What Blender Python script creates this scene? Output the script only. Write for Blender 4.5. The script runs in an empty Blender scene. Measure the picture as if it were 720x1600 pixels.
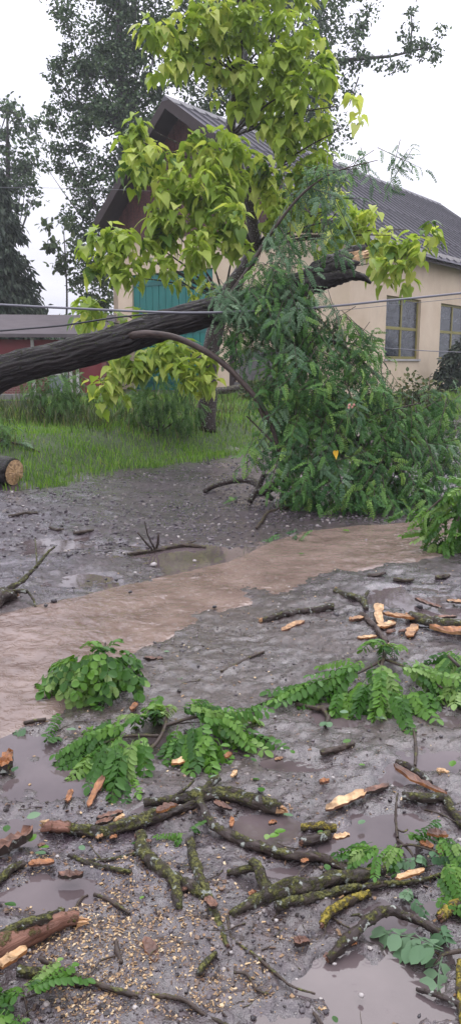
import bpy, math, random
import numpy as np
from mathutils import Vector, Matrix, noise as mnoise

random.seed(7); RNG = np.random.default_rng(7)
scene = bpy.context.scene
COL = scene.collection

# ------------------------------------------------------------------ camera
F, CX, CY = 1232.0, 360.0, 800.0            # focal length and centre in photograph pixels
PITCH = math.atan(232.0 / F)
CAMZ = 1.6
cam = bpy.data.cameras.new('camera'); camo = bpy.data.objects.new('camera', cam); COL.objects.link(camo)
cam.sensor_fit = 'VERTICAL'; cam.sensor_height = 36.0; cam.lens = 36.0 * F / 1600.0
cam.clip_start = 0.05; cam.clip_end = 5000
camo.location = (0, 0, CAMZ); camo.rotation_euler = (math.pi / 2 - PITCH, 0, 0)
scene.camera = camo

# ------------------------------------------------------------------ sky, sun, exposure
SUN_EL, SUN_AZ = math.radians(58), math.radians(200)
w = bpy.data.worlds.new('World'); scene.world = w; w.use_nodes = True
nt = w.node_tree; nt.nodes.clear()
def N(tree, typ, **kw):
    n = tree.nodes.new(typ)
    for k, v in kw.items():
        if k in n.inputs: n.inputs[k].default_value = v
        else: setattr(n, k, v)
    return n
sky = N(nt, 'ShaderNodeTexSky', sky_type='NISHITA', sun_disc=False, sun_elevation=SUN_EL, sun_rotation=SUN_AZ, dust_density=4.0)
tc = N(nt, 'ShaderNodeTexCoord')
mp = N(nt, 'ShaderNodeMapping'); mp.inputs['Scale'].default_value = (1.0, 1.0, 3.2)
nz = N(nt, 'ShaderNodeTexNoise', Scale=2.3, Detail=5.0, Roughness=0.55)
nt.links.new(tc.outputs['Generated'], mp.inputs[0]); nt.links.new(mp.outputs[0], nz.inputs['Vector'])
cr = N(nt, 'ShaderNodeValToRGB')                                 # even overcast with soft cloud tones
cr.color_ramp.elements[0].position = 0.36; cr.color_ramp.elements[0].color = (0.60, 0.605, 0.715, 1)
cr.color_ramp.elements[1].position = 0.60; cr.color_ramp.elements[1].color = (0.86, 0.85, 0.95, 1)
nt.links.new(nz.outputs['Fac'], cr.inputs[0])
sep = N(nt, 'ShaderNodeSeparateXYZ'); nt.links.new(tc.outputs['Generated'], sep.inputs[0])
mr = N(nt, 'ShaderNodeMapRange'); mr.inputs['From Min'].default_value = 0; mr.inputs['From Max'].default_value = 1
mr.inputs['To Min'].default_value = 7.6; mr.inputs['To Max'].default_value = 31.0      # an overcast sky is brighter overhead
nt.links.new(sep.outputs['Z'], mr.inputs[0])
vm = N(nt, 'ShaderNodeVectorMath', operation='SCALE'); nt.links.new(cr.outputs[0], vm.inputs[0]); nt.links.new(mr.outputs[0], vm.inputs['Scale'])
mx = N(nt, 'ShaderNodeMix', data_type='RGBA'); mx.inputs[0].default_value = 0.94
nt.links.new(sky.outputs[0], mx.inputs[6]); nt.links.new(vm.outputs[0], mx.inputs[7])
bg = N(nt, 'ShaderNodeBackground', Strength=0.1); out = N(nt, 'ShaderNodeOutputWorld')
nt.links.new(mx.outputs[2], bg.inputs[0]); nt.links.new(bg.outputs[0], out.inputs[0])
sun = bpy.data.lights.new('sun', 'SUN'); sun.energy = 0.9; sun.angle = math.radians(40); sun.color = (1.0, 0.97, 0.93)
suno = bpy.data.objects.new('sun', sun); COL.objects.link(suno)
suno.rotation_euler = (math.pi / 2 - SUN_EL, 0, math.radians(180) - SUN_AZ + math.radians(180))
vs = scene.view_settings; vs.view_transform = 'Standard'; vs.look = 'None'; vs.gamma = 1; vs.use_curve_mapping = False; vs.exposure = 0.32
scene.render.engine = 'CYCLES'
scene.cycles.use_denoising = True; scene.cycles.max_bounces = 8; scene.cycles.volume_bounces = 1
scene.cycles.transparent_max_bounces = 8; scene.cycles.caustics_reflective = False; scene.cycles.caustics_refractive = False

# ------------------------------------------------------------------ terrain functions
_T = RNG.random((256, 256))
def vnoise(x, y, seed=0):
    x = np.asarray(x, float) + seed * 17.31; y = np.asarray(y, float) + seed * 41.77
    xi = np.floor(x).astype(int); yi = np.floor(y).astype(int); fx = x - xi; fy = y - yi
    fx = fx * fx * (3 - 2 * fx); fy = fy * fy * (3 - 2 * fy)
    a = _T[xi & 255, yi & 255]; b = _T[(xi + 1) & 255, yi & 255]; c = _T[xi & 255, (yi + 1) & 255]; d = _T[(xi + 1) & 255, (yi + 1) & 255]
    return (a * (1 - fx) + b * fx) * (1 - fy) + (c * (1 - fx) + d * fx) * fy
def sstep(a, b, x):
    t = np.clip((np.asarray(x, float) - a) / (b - a), 0, 1); return t * t * (3 - 2 * t)
EX = [-60, -6, -4, -2.7, -2, -.66, .4, 2, 5, 9, 60]; EY = [7.6, 8.4, 9.3, 10.2, 11.2, 13.3, 14.6, 17.6, 23.5, 25, 30]
def edge(x): return np.interp(x, EX, EY)                          # where the road meets the grass verge
def HM(x, y):
    d = np.asarray(y, float) - edge(x)
    return 0.46 * sstep(0, 3.2, d) + 0.14 * sstep(3, 9, d)
def ray(px, py):
    cx, cy = (px - CX) / F, -(py - CY) / F
    c, s = math.cos(PITCH), math.sin(PITCH)
    return Vector((cx, c + cy * s, -s + cy * c))
def P(px, py, Y):
    d = ray(px, py); return Vector((0, 0, CAMZ)) + d * (Y / d.y)
def G(px, py, h=0.0):                                             # the point of the ground (or h above it) a pixel looks at
    d = ray(px, py); y = 1.0
    lo = 0.8
    while y < 80:
        p = d * (y / d.y)
        if p.z + CAMZ <= float(HM(p.x, y)) + h: break
        lo = y; y *= 1.02
    hi = y
    for _ in range(24):
        m = (lo + hi) / 2; p = d * (m / d.y)
        if p.z + CAMZ <= float(HM(p.x, m)) + h: hi = m
        else: lo = m
    p = d * (hi / d.y); return Vector((p.x, hi, p.z + CAMZ))
def depth(p):
    return p.y * math.cos(PITCH) - (p.z - CAMZ) * math.sin(PITCH)
def m_per_px(p): return depth(p) / F

# stream banks (upper and lower shore) and puddles, measured on the ground
SU = [G(*q) for q in [(900, 790), (760, 808), (640, 818), (560, 823), (480, 832), (425, 850), (360, 880), (250, 905), (120, 935), (0, 962), (-160, 992)]]
SL = [G(*q) for q in [(900, 800), (760, 846), (690, 862), (610, 872), (520, 892), (430, 920), (330, 952), (262, 985), (175, 1025), (85, 1095), (0, 1135), (-160, 1180)]]
SPOLY = np.array([[p.x, p.y] for p in SU] + [[p.x, p.y] for p in reversed(SL)])
def poly_sd(x, y, poly):                                          # signed distance, positive inside
    x = np.asarray(x, float); y = np.asarray(y, float)
    dmin = np.full(x.shape, 1e9); ins = np.zeros(x.shape, bool); n = len(poly)
    for i in range(n):
        ax, ay = poly[i]; bx, by = poly[(i + 1) % n]
        ex, ey = bx - ax, by - ay; L = ex * ex + ey * ey + 1e-12
        t = np.clip(((x - ax) * ex + (y - ay) * ey) / L, 0, 1)
        dmin = np.minimum(dmin, np.hypot(x - ax - t * ex, y - ay - t * ey))
        c = ((ay > y) != (by > y)) & (x < ex * (y - ay) / (ey if abs(ey) > 1e-12 else 1e-12) + ax)
        ins ^= c
    return np.where(ins, dmin, -dmin)
PUD = []
for cx_, cy_, rx_, ry_ in [(300, 866, 120, 20), (95, 1210, 95, 28), (60, 1395, 75, 34), (125, 1385, 70, 22), (30, 1160, 70, 26), (330, 1525, 70, 46),
                           (555, 1530, 150, 60), (440, 1590, 130, 40), (590, 1295, 95, 40), (430, 1285, 55, 20), (640, 1205, 80, 26), (640, 935, 80, 24),
                           (570, 1445, 80, 26), (330, 1160, 80, 18), (480, 1440, 70, 26), (660, 1180, 70, 22), (90, 850, 80, 14), (120, 905, 90, 12),
                           (270, 1345, 55, 26), (620, 1420, 60, 20), (690, 1110, 60, 20), (480, 1190, 60, 15), (560, 1110, 70, 15), (20, 1300, 40, 20), (250, 1250, 60, 16), (430, 1360, 40, 16)]:
    c_ = G(cx_, cy_); PUD.append((c_.x, c_.y, rx_ * m_per_px(c_), (G(cx_, cy_ - ry_).y - G(cx_, cy_ + ry_).y) / 2))
WATER_Z = -0.0115
def HF(x, y):                                                     # full relief of the ground
    x = np.asarray(x, float); y = np.asarray(y, float)
    d = y - edge(x)
    z = HM(x, y)
    near = 1 - sstep(25, 60, y)
    z = z + near * (0.030 * (vnoise(x * 1.3, y * 1.3, 1) - .5) + 0.026 * (vnoise(x * 4.1, y * 4.1, 2) - .5))
    road = 1 - sstep(-.3, .6, d)
    z = z + road * (0.013 * (vnoise(x * 13, y * 13, 3) - .5) + 0.011 * (vnoise(x * 27, y * 27, 4) - .5) + 0.010 * (vnoise(x * 62, y * 62, 5) - .5))
    z = z + (1 - road) * near * 0.06 * (vnoise(x * 3, y * 3, 6) - .5)
    wig = 0.22 * (vnoise(x * 3.5, y * 3.5, 8) - .5) + 0.05 * (vnoise(x * 11, y * 11, 9) - .5)
    sd = poly_sd(x, y, SPOLY) + wig
    z = z - 0.040 * sstep(-.25, .32, sd) * (1 - sstep(25, 40, y))
    for (a, b, ra, rb) in PUD:
        r = np.hypot((x - a) / ra, (y - b) / rb) + 0.9 * (vnoise(x * 6, y * 6, 10) - .5) + .5 * (vnoise(x * 19, y * 19, 11) - .5)
        z = z - 0.020 * (1 - sstep(0.55, 1.25, r))
    return z

# ------------------------------------------------------------------ mesh helpers
def mesh_np(name, V, faces_flat, totals, smooth=True, rnd=None, tuv=None, extra=None):
    me = bpy.data.meshes.new(name)
    V = np.asarray(V, np.float32); faces_flat = np.asarray(faces_flat, np.int32); totals = np.asarray(totals, np.int32)
    me.vertices.add(len(V)); me.vertices.foreach_set('co', V.ravel())
    me.loops.add(len(faces_flat)); me.loops.foreach_set('vertex_index', faces_flat)
    me.polygons.add(len(totals)); starts = np.concatenate([[0], np.cumsum(totals)[:-1]]).astype(np.int32)
    me.polygons.foreach_set('loop_start', starts); me.polygons.foreach_set('loop_total', totals)
    me.polygons.foreach_set('use_smooth', np.full(len(totals), smooth))
    if rnd is not None:
        a = me.attributes.new('rnd', 'FLOAT', 'POINT'); a.data.foreach_set('value', np.asarray(rnd, np.float32))
    if tuv is not None:
        a = me.attributes.new('tuv', 'FLOAT_VECTOR', 'POINT'); a.data.foreach_set('vector', np.asarray(tuv, np.float32).ravel())
    for k, v in (extra or {}).items():
        a = me.attributes.new(k, 'FLOAT', 'POINT'); a.data.foreach_set('value', np.asarray(v, np.float32))
    me.update(calc_edges=True); me.validate()
    return me
def mesh_py(name, V, Fc, smooth=False, **kw):
    flat = [i for f in Fc for i in f]; return mesh_np(name, V, flat, [len(f) for f in Fc], smooth, **kw)
def link(name, me, mat, parent=None, loc=(0, 0, 0)):
    o = bpy.data.objects.new(name, me); COL.objects.link(o)
    if mat is not None and len(me.materials) == 0: me.materials.append(mat)
    o.location = loc
    if parent is not None: o.parent = parent
    return o
def tag(o, label=None, cat=None, group=None, kind=None):
    if label: o['label'] = label
    if cat: o['category'] = cat
    if group: o['group'] = group
    if kind: o['kind'] = kind
    return o
def empty(name, loc, label=None, cat=None, group=None, rz=0):
    o = bpy.data.objects.new(name, None); COL.objects.link(o); o.location = loc; o.rotation_euler = (0, 0, rz); o.empty_display_size = .1
    return tag(o, label, cat, group)
def box_vf(x0, x1, y0, y1, z0, z1):
    V = [(x0, y0, z0), (x1, y0, z0), (x1, y1, z0), (x0, y1, z0), (x0, y0, z1), (x1, y0, z1), (x1, y1, z1), (x0, y1, z1)]
    return V, [(0, 3, 2, 1), (4, 5, 6, 7), (0, 1, 5, 4), (1, 2, 6, 5), (2, 3, 7, 6), (3, 0, 4, 7)]
def boxes(name, lst, mat, parent=None, loc=(0, 0, 0)):
    V, Fc = [], []
    for b in lst:
        v, f = box_vf(*b); o = len(V); V += v; Fc += [tuple(i + o for i in q) for q in f]
    return link(name, mesh_py(name, V, Fc), mat, parent, loc)
def basis(D, Nn, S):                                              # matrices whose y axis runs along D and z along Nn
    D = D / np.linalg.norm(D, axis=1, keepdims=True)
    Z = Nn - (Nn * D).sum(1, keepdims=True) * D; Z /= np.linalg.norm(Z, axis=1, keepdims=True) + 1e-9
    X = np.cross(D, Z); M = np.stack([X, D, Z], axis=2)
    return M * np.asarray(S)[:, None, None]
def scatter(name, tmpl, M, T, mat, parent=None, loc=(0, 0, 0), rnd=None, smooth=False):
    """many copies of small template shapes as one mesh; tmpl is a list of (V, faces)"""
    k = len(M); T = np.asarray(T) - np.asarray(loc)[None]
    rnd = RNG.random(k) if rnd is None else rnd
    Vs, Fs, Ts, Rs, off = [], [], [], [], 0
    which = RNG.integers(0, len(tmpl), k)
    for i, (tv, tf) in enumerate(tmpl):
        idx = np.nonzero(which == i)[0]
        if not len(idx): continue
        tv = np.asarray(tv, float); n = len(tv)
        W = np.einsum('kij,nj->kni', M[idx], tv) + T[idx][:, None, :]
        flat = np.array([a for f in tf for a in f]); tot = np.array([len(f) for f in tf])
        Vs.append(W.reshape(-1, 3)); Fs.append((flat[None] + (off + np.arange(len(idx)) * n)[:, None]).ravel())
        Ts.append(np.tile(tot, len(idx))); Rs.append(np.repeat(rnd[idx], n)); off += n * len(idx)
    me = mesh_np(name, np.concatenate(Vs), np.concatenate(Fs), np.concatenate(Ts), smooth, rnd=np.concatenate(Rs))
    return link(name, me, mat, parent, loc)
def unit(n):
    v = RNG.normal(size=(n, 3)); return v / np.linalg.norm(v, axis=1, keepdims=True)

def catmull(pts, rad, step):
    pts = [Vector(p) for p in pts]
    if len(pts) == 2: pts = [pts[0], (pts[0] + pts[1]) / 2, pts[1]]; rad = [rad[0], (rad[0] + rad[-1]) / 2, rad[-1]]
    P_, R_ = [], []
    for i in range(len(pts) - 1):
        p0 = pts[max(i - 1, 0)]; p1 = pts[i]; p2 = pts[i + 1]; p3 = pts[min(i + 2, len(pts) - 1)]
        n = max(2, int((p2 - p1).length / step))
        for k in range(n):
            t = k / n
            P_.append(0.5 * ((2 * p1) + (p2 - p0) * t + (2 * p0 - 5 * p1 + 4 * p2 - p3) * t * t + (3 * p1 - p0 - 3 * p2 + p3) * t ** 3))
            R_.append(rad[i] * (1 - t) + rad[i + 1] * t)
    P_.append(pts[-1]); R_.append(rad[-1]); return P_, R_
def tube_vf(pts, rad, seg=10, step=None, amp=.1, knob=.12, ridge=0, seed=0, jitter=0.0, cap=True):
    rad = list(rad) if hasattr(rad, '__len__') else [rad] * len(pts)
    if len(rad) != len(pts): rad = list(np.interp(np.linspace(0, 1, len(pts)), np.linspace(0, 1, len(rad)), rad))
    step = step or max(max(rad) * .8, .004)
    C, R = catmull(pts, rad, step)
    if jitter:
        C = [c + Vector(mnoise.noise_vector(c * 9 + Vector((seed, 0, 0)))) * jitter for c in C]
    V, TU, Fc = [], [], []; up = Vector((0, 0, 1)); s = 0.0
    t0 = (C[1] - C[0]).normalized(); a = t0.orthogonal().normalized()
    for i, c in enumerate(C):
        t = (C[min(i + 1, len(C) - 1)] - C[max(i - 1, 0)]).normalized()
        a = (a - t * a.dot(t)).normalized(); b = t.cross(a)
        if i: s += (c - C[i - 1]).length
        for k in range(seg):
            th = 2 * math.pi * k / seg; d = a * math.cos(th) + b * math.sin(th)
            q = Vector((math.cos(th), math.sin(th), s / max(R[i], .004) * .35))
            f = 1 + knob * mnoise.noise(q * 1.1 + Vector((seed * 3.7, 0, 0))) + amp * mnoise.noise(q * 3.1 + Vector((0, seed * 5.1, 0)))
            if ridge:
                qq = Vector((math.cos(th) * 4.2, math.sin(th) * 4.2, s * 1.5)) + Vector(mnoise.noise_vector(q * 1.7)) * .35
                f += ridge * (1 - 2.6 * abs(mnoise.noise(qq))) + ridge * .5 * (1 - 2.6 * abs(mnoise.noise(qq * 2.1)))
            V.append(c + d * R[i] * f); TU.append((math.cos(th) * R[i], math.sin(th) * R[i], s))
        if i:
            o = (i - 1) * seg
            for k in range(seg):
                k2 = (k + 1) % seg; Fc.append((o + k, o + k2, o + seg + k2, o + seg + k))
    if cap:
        n = len(C); V += [C[0], C[-1]]; TU += [(0, 0, 0), (0, 0, s)]
        for k in range(seg):
            k2 = (k + 1) % seg
            Fc.append((n * seg, k2, k)); Fc.append((n * seg + 1, (n - 1) * seg + k, (n - 1) * seg + k2))
    return V, Fc, TU
def tube(name, pts, rad, mat, parent=None, loc=(0, 0, 0), **kw):
    V, Fc, TU = tube_vf([Vector(p) - Vector(loc) for p in pts], rad, **kw)
    return link(name, mesh_py(name, V, Fc, True, tuv=TU), mat, parent, loc)
def tubes(name, lst, mat, parent=None, loc=(0, 0, 0), **kw):
    V, Fc, TU = [], [], []
    for pts, rad in lst:
        v, f, t = tube_vf([Vector(p) - Vector(loc) for p in pts], rad, **kw); o = len(V)
        V += v; TU += t; Fc += [tuple(i + o for i in q) for q in f]
    return link(name, mesh_py(name, V, Fc, True, tuv=TU), mat, parent, loc)
def splinters(name, p, d, r, mat, parent, loc=(0, 0, 0), length=1.3, n=9, seed=0, flat=.35):
    """jagged torn wood at the end of a branch"""
    rr = random.Random(seed); d = Vector(d).normalized(); a = d.orthogonal().normalized(); b = d.cross(a); p = Vector(p) - Vector(loc)
    V, Fc = [], []
    for k in range(n):
        th = 2 * math.pi * k / n + rr.uniform(-.3, .3); q = rr.uniform(.15, .85) * r
        c = p + (a * math.cos(th) + b * math.sin(th)) * q - d * r * .5
        wv = (a * math.cos(th + 1.2) + b * math.sin(th + 1.2)) * r * rr.uniform(.28, .5); tv = (a * math.cos(th) + b * math.sin(th)) * r * rr.uniform(.12, .25)
        L = r * (.5 + length * rr.uniform(flat, 1)); o = len(V)
        e = c + d * L + (a * rr.uniform(-1, 1) + b * rr.uniform(-1, 1)) * r * .2
        V += [c - wv - tv, c + wv - tv, c + wv + tv, c - wv + tv, e - wv * .45 - tv * .4, e + wv * .3 - tv * .4, e + wv * .2 + tv * .4, e - wv * .5 + tv * .4]
        Fc += [tuple(o + i for i in q_) for q_ in [(0, 3, 2, 1), (4, 5, 6, 7), (0, 1, 5, 4), (1, 2, 6, 5), (2, 3, 7, 6), (3, 0, 4, 7)]]
    return link(name, mesh_py(name, V, Fc), mat, parent, (0, 0, 0) if parent else loc)

# ------------------------------------------------------------------ materials
def newmat(name):
    m = bpy.data.materials.new(name); m.use_nodes = True; t = m.node_tree; t.nodes.clear()
    o = t.nodes.new('ShaderNodeOutputMaterial'); b = t.nodes.new('ShaderNodeBsdfPrincipled'); t.links.new(b.outputs[0], o.inputs[0]); return m, t, b, o
def L(t, a, b): t.links.new(a, b)
def coords(t, kind='Object', scale=(1, 1, 1)):
    if kind == 'tuv': s = N(t, 'ShaderNodeAttribute', attribute_name='tuv').outputs['Vector']
    elif kind == 'World': s = N(t, 'ShaderNodeNewGeometry').outputs['Position']
    else: s = N(t, 'ShaderNodeTexCoord').outputs[kind]
    m = N(t, 'ShaderNodeMapping'); m.inputs['Scale'].default_value = scale; L(t, s, m.inputs[0]); return m.outputs[0]
def noise_(t, vec, scale, detail=4, rough=.55, dist=0):
    n = N(t, 'ShaderNodeTexNoise', Scale=scale, Detail=detail, Roughness=rough, Distortion=dist); L(t, vec, n.inputs['Vector']); return n.outputs['Fac']
def ramp(t, fac, stops):
    r = N(t, 'ShaderNodeValToRGB'); e = r.color_ramp.elements
    while len(e) < len(stops): e.new(.5)
    for i, (p, c) in enumerate(stops): e[i].position = p; e[i].color = (*c, 1) if len(c) == 3 else c
    L(t, fac, r.inputs[0]); return r.outputs[0]
def g(v): return (v, v, v)
def mix(t, fac, a, b, typ='MIX'):
    m = N(t, 'ShaderNodeMix', data_type='RGBA', blend_type=typ)
    for s, v in ((0, fac), (6, a), (7, b)):
        if isinstance(v, (int, float)): m.inputs[s].default_value = v
        elif isinstance(v, tuple): m.inputs[s].default_value = (*v, 1)
        else: L(t, v, m.inputs[s])
    return m.outputs[2]
def math_(t, op, a, b=0.0, clamp=False):
    m = N(t, 'ShaderNodeMath', operation=op, use_clamp=clamp)
    for i, v in ((0, a), (1, b)):
        if isinstance(v, (int, float)): m.inputs[i].default_value = v
        else: L(t, v, m.inputs[i])
    return m.outputs[0]
def bump(t, b, h, strength=.5, dist=.01):
    n = N(t, 'ShaderNodeBump', Strength=strength, Distance=dist); L(t, h, n.inputs['Height']); L(t, n.outputs[0], b.inputs['Normal']); return n
def rnd_(t):
    a = N(t, 'ShaderNodeAttribute', attribute_name='rnd').outputs['Fac']; o = N(t, 'ShaderNodeObjectInfo').outputs['Random']
    return math_(t, 'FRACT', math_(t, 'ADD', a, o))

def leafmat(name, stops, trans=.3, rough=.38, spec=.24, vein=False):
    m, t, b, o = newmat(name)
    c = ramp(t, rnd_(t), stops)
    v = noise_(t, coords(t, 'World'), 9, 2); c = mix(t, .35, c, mix(t, v, c, (0.6, 0.6, 0.6), 'MULTIPLY'))
    L(t, c, b.inputs['Base Color']); b.inputs['Roughness'].default_value = rough; b.inputs['Specular IOR Level'].default_value = spec
    tr = N(t, 'ShaderNodeBsdfTranslucent'); L(t, mix(t, 1.0, c, (1.0, 1.0, .55), 'MULTIPLY'), tr.inputs[0])
    ms = N(t, 'ShaderNodeMixShader'); ms.inputs[0].default_value = trans
    L(t, b.outputs[0], ms.inputs[1]); L(t, tr.outputs[0], ms.inputs[2]); L(t, ms.outputs[0], o.inputs[0]); return m
def barkmat(name, c1, c2, moss=0.0, moss_col=((.035, .042, .014), (.15, .145, .035)), rough=.6, streak=6, bmp=.6, scale=1.0, lichen=0.0, wet=.35):
    m, t, b, o = newmat(name)
    v = coords(t, 'tuv', (22 * scale, 22 * scale, streak * scale)); f = noise_(t, v, 1.6, 6, .65, .3)
    c = ramp(t, f, [(.3, c1), (.7, c2)])
    h = f
    if moss:
        wv = coords(t, 'World'); n1 = noise_(t, wv, 24, 6, .7); n2 = noise_(t, wv, 90, 3)
        nrm = N(t, 'ShaderNodeSeparateXYZ'); L(t, N(t, 'ShaderNodeNewGeometry').outputs['Normal'], nrm.inputs[0])
        k = math_(t, 'ADD', n1, math_(t, 'MULTIPLY', nrm.outputs['Z'], .12))
        mask = ramp(t, k, [(.66 - moss * .3, g(0)), (.76 - moss * .3, g(1))])
        mc = ramp(t, n2, [(.35, moss_col[0]), (.7, moss_col[1])])
        mask = math_(t, 'MULTIPLY', mask, ramp(t, n2, [(.30, g(.25)), (.5, g(1))]))
        c = mix(t, mask, c, mc); h = math_(t, 'ADD', f, math_(t, 'MULTIPLY', math_(t, 'MULTIPLY', mask, n2), 1.2))
    if lichen:
        n3 = noise_(t, coords(t, 'World'), 38, 3); lm = ramp(t, n3, [(.66 - lichen * .1, g(0)), (.70 - lichen * .1, g(1))])
        c = mix(t, lm, c, (.28, .30, .26))
    L(t, c, b.inputs['Base Color'])
    L(t, ramp(t, f, [(.3, g(rough - wet)), (.75, g(rough + .1))]), b.inputs['Roughness']); b.inputs['Specular IOR Level'].default_value = .28
    bump(t, b, h, bmp, .012 / scale); return m
def woodmat(name, c1, c2, kind='Object', stretch=(60, 6, 60), rough=.5):
    m, t, b, o = newmat(name); v = coords(t, kind, stretch); f = noise_(t, v, 1.0, 5, .6, .2)
    n2 = noise_(t, coords(t, 'World'), 22, 3)
    c = mix(t, ramp(t, n2, [(.4, g(0)), (.68, g(.85))]), ramp(t, f, [(.3, c1), (.65, c2)]), tuple(x * .35 for x in c1))
    L(t, c, b.inputs['Base Color']); b.inputs['Roughness'].default_value = rough; bump(t, b, f, .5, .006); return m
def plain(name, c, rough=.6, spec=.4, var=.25, nscale=6, bmp=0.0, metallic=0.0):
    m, t, b, o = newmat(name); f = noise_(t, coords(t, 'World'), nscale, 5)
    L(t, mix(t, f, tuple(x * (1 - var) for x in c), tuple(min(1, x * (1 + var)) for x in c)), b.inputs['Base Color'])
    b.inputs['Roughness'].default_value = rough; b.inputs['Specular IOR Level'].default_value = spec; b.inputs['Metallic'].default_value = metallic
    if bmp: bump(t, b, f, bmp, .02)
    return m

def ground_material():
    m, t, b, o = newmat('wet_ground'); wv = coords(t, 'World')
    ga = N(t, 'ShaderNodeAttribute', attribute_name='grass').outputs['Fac']; mu = N(t, 'ShaderNodeAttribute', attribute_name='mud').outputs['Fac']
    n1 = noise_(t, wv, 1.3, 5); n2 = noise_(t, wv, 24, 5, .7); n3 = noise_(t, wv, 110, 3, .6)
    vo = N(t, 'ShaderNodeTexVoronoi', Scale=85.0); L(t, wv, vo.inputs['Vector'])
    vr = N(t, 'ShaderNodeSeparateXYZ'); L(t, vo.outputs['Color'], vr.inputs[0])
    asp = ramp(t, n2, [(.3, (.011, .0075, .010)), (.5, (.042, .029, .038)), (.72, (.120, .088, .108))])
    stone = ramp(t, vr.outputs['X'], [(.80, g(0)), (.86, g(1))]); stone = math_(t, 'MULTIPLY', stone, ramp(t, vo.outputs['Distance'], [(.28, g(1)), (.42, g(0))]))
    asp = mix(t, math_(t, 'MULTIPLY', stone, .8), asp, mix(t, vr.outputs['Y'], (.12, .10, .10), (.34, .30, .27)))
    mud = ramp(t, n2, [(.3, (.030, .021, .018)), (.7, (.092, .067, .057))])
    k = math_(t, 'ADD', mu, math_(t, 'MULTIPLY', math_(t, 'SUBTRACT', n1, .47), 1.6), True)
    c = mix(t, k, asp, mud)
    soil = ramp(t, n2, [(.3, (.022, .034, .010)), (.7, (.055, .085, .022))])
    gk = ramp(t, math_(t, 'ADD', ga, math_(t, 'MULTIPLY', math_(t, 'SUBTRACT', n2, .5), .8)), [(.4, g(0)), (.6, g(1))])
    c = mix(t, gk, c, soil); L(t, c, b.inputs['Base Color'])
    wet = ramp(t, math_(t, 'ADD', n1, math_(t, 'MULTIPLY', n2, .5)), [(.50, g(.14)), (.95, g(.42))])
    L(t, mix(t, gk, wet, g(.8)), b.inputs['Roughness']); b.inputs['Specular IOR Level'].default_value = .5
    h = math_(t, 'ADD', math_(t, 'MULTIPLY', n2, .8), math_(t, 'ADD', math_(t, 'MULTIPLY', n3, .45), math_(t, 'MULTIPLY', stone, .35)))
    bump(t, b, h, 1.0, .014)
    film = math_(t, 'MULTIPLY', ramp(t, math_(t, 'ADD', n1, math_(t, 'MULTIPLY', noise_(t, wv, 7, 4), .6)), [(.74, g(1)), (1.08, g(.2))]), math_(t, 'SUBTRACT', 1.0, gk))
    L(t, film, b.inputs['Coat Weight']); b.inputs['Coat Roughness'].default_value = .13; b.inputs['Coat IOR'].default_value = 1.5
    cb_ = N(t, 'ShaderNodeBump', Strength=.7, Distance=.010); L(t, math_(t, 'ADD', math_(t, 'MULTIPLY', n3, .35), math_(t, 'ADD', noise_(t, wv, 16, 3), math_(t, 'MULTIPLY', n2, .6))), cb_.inputs['Height']); L(t, cb_.outputs[0], b.inputs['Coat Normal'])
    return m
def water_material(name, c1, c2, rip=1.0, rough=.06, flow=(2.2, 7, 1), drops=0.6):
    m, t, b, o = newmat(name); wv = coords(t, 'World'); r = N(t, 'ShaderNodeMapping'); r.inputs['Rotation'].default_value = (0, 0, math.radians(-32)); r.inputs['Scale'].default_value = flow
    L(t, wv, r.inputs[0]); f = math_(t, 'ADD', math_(t, 'MULTIPLY', noise_(t, r.outputs[0], 1.5, 3, .5, 1.6), .55), math_(t, 'MULTIPLY', noise_(t, wv, 9, 2, .5, 1.0), .45)); n2 = noise_(t, wv, 3.0, 4)
    L(t, ramp(t, n2, [(.3, c1), (.7, c2)]), b.inputs['Base Color']); b.inputs['Roughness'].default_value = rough
    b.inputs['Specular IOR Level'].default_value = .5; b.inputs['IOR'].default_value = 1.42
    vo = N(t, 'ShaderNodeTexVoronoi', Scale=17.0, feature='F1'); L(t, wv, vo.inputs['Vector'])           # rings of raindrops
    ring = math_(t, 'MULTIPLY', math_(t, 'SINE', math_(t, 'MULTIPLY', vo.outputs['Distance'], 34.0)), ramp(t, vo.outputs['Distance'], [(.02, g(1)), (.5, g(0))]))
    n3 = noise_(t, wv, 42, 3)
    h = math_(t, 'ADD', math_(t, 'MULTIPLY', f, .62 * rip), math_(t, 'ADD', math_(t, 'MULTIPLY', ring, .06 * drops), math_(t, 'MULTIPLY', n3, .06 * drops)))
    bump(t, b, h, 1.0 if rip > .3 else .35, .045 if rip > .3 else .03); return m

M_GROUND = ground_material()
M_STREAM = water_material('muddy_water', (.125, .086, .070), (.225, .164, .136), .85, .04, (2.2, 3.0, 1))
M_PUDDLE = water_material('puddle_water', (.070, .053, .054), (.115, .090, .089), .05, .04, (1, 1, 1), .12)
M_TRUNK = barkmat('furrowed_wet_bark', (.004, .0033, .003), (.034, .027, .024), moss=.20, moss_col=((.03, .04, .015), (.09, .10, .03)), rough=.6, streak=4, bmp=1.0, scale=.8)
M_MOSSY = barkmat('mossy_branch_bark', (.012, .009, .008), (.088, .068, .054), moss=.47, lichen=.45, bmp=1.0)
M_LICHEN = barkmat('yellow_lichen_bark', (.020, .014, .010), (.09, .068, .05), moss=.62, moss_col=((.07, .07, .012), (.33, .25, .03)), bmp=.9)
M_DARKB = barkmat('dark_wet_branch_bark', (.012, .008, .007), (.070, .050, .042), moss=.22, lichen=.5, bmp=.8)
M_TWIG = barkmat('twig_bark', (.020, .014, .011), (.085, .060, .045), moss=.15, bmp=.5)
M_LIMB = barkmat('brown_limb_bark', (.022, .014, .011), (.085, .060, .048), bmp=.5)
M_FARBARK = barkmat('far_tree_bark', (.02, .017, .015), (.07, .06, .055), scale=.3)
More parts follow.
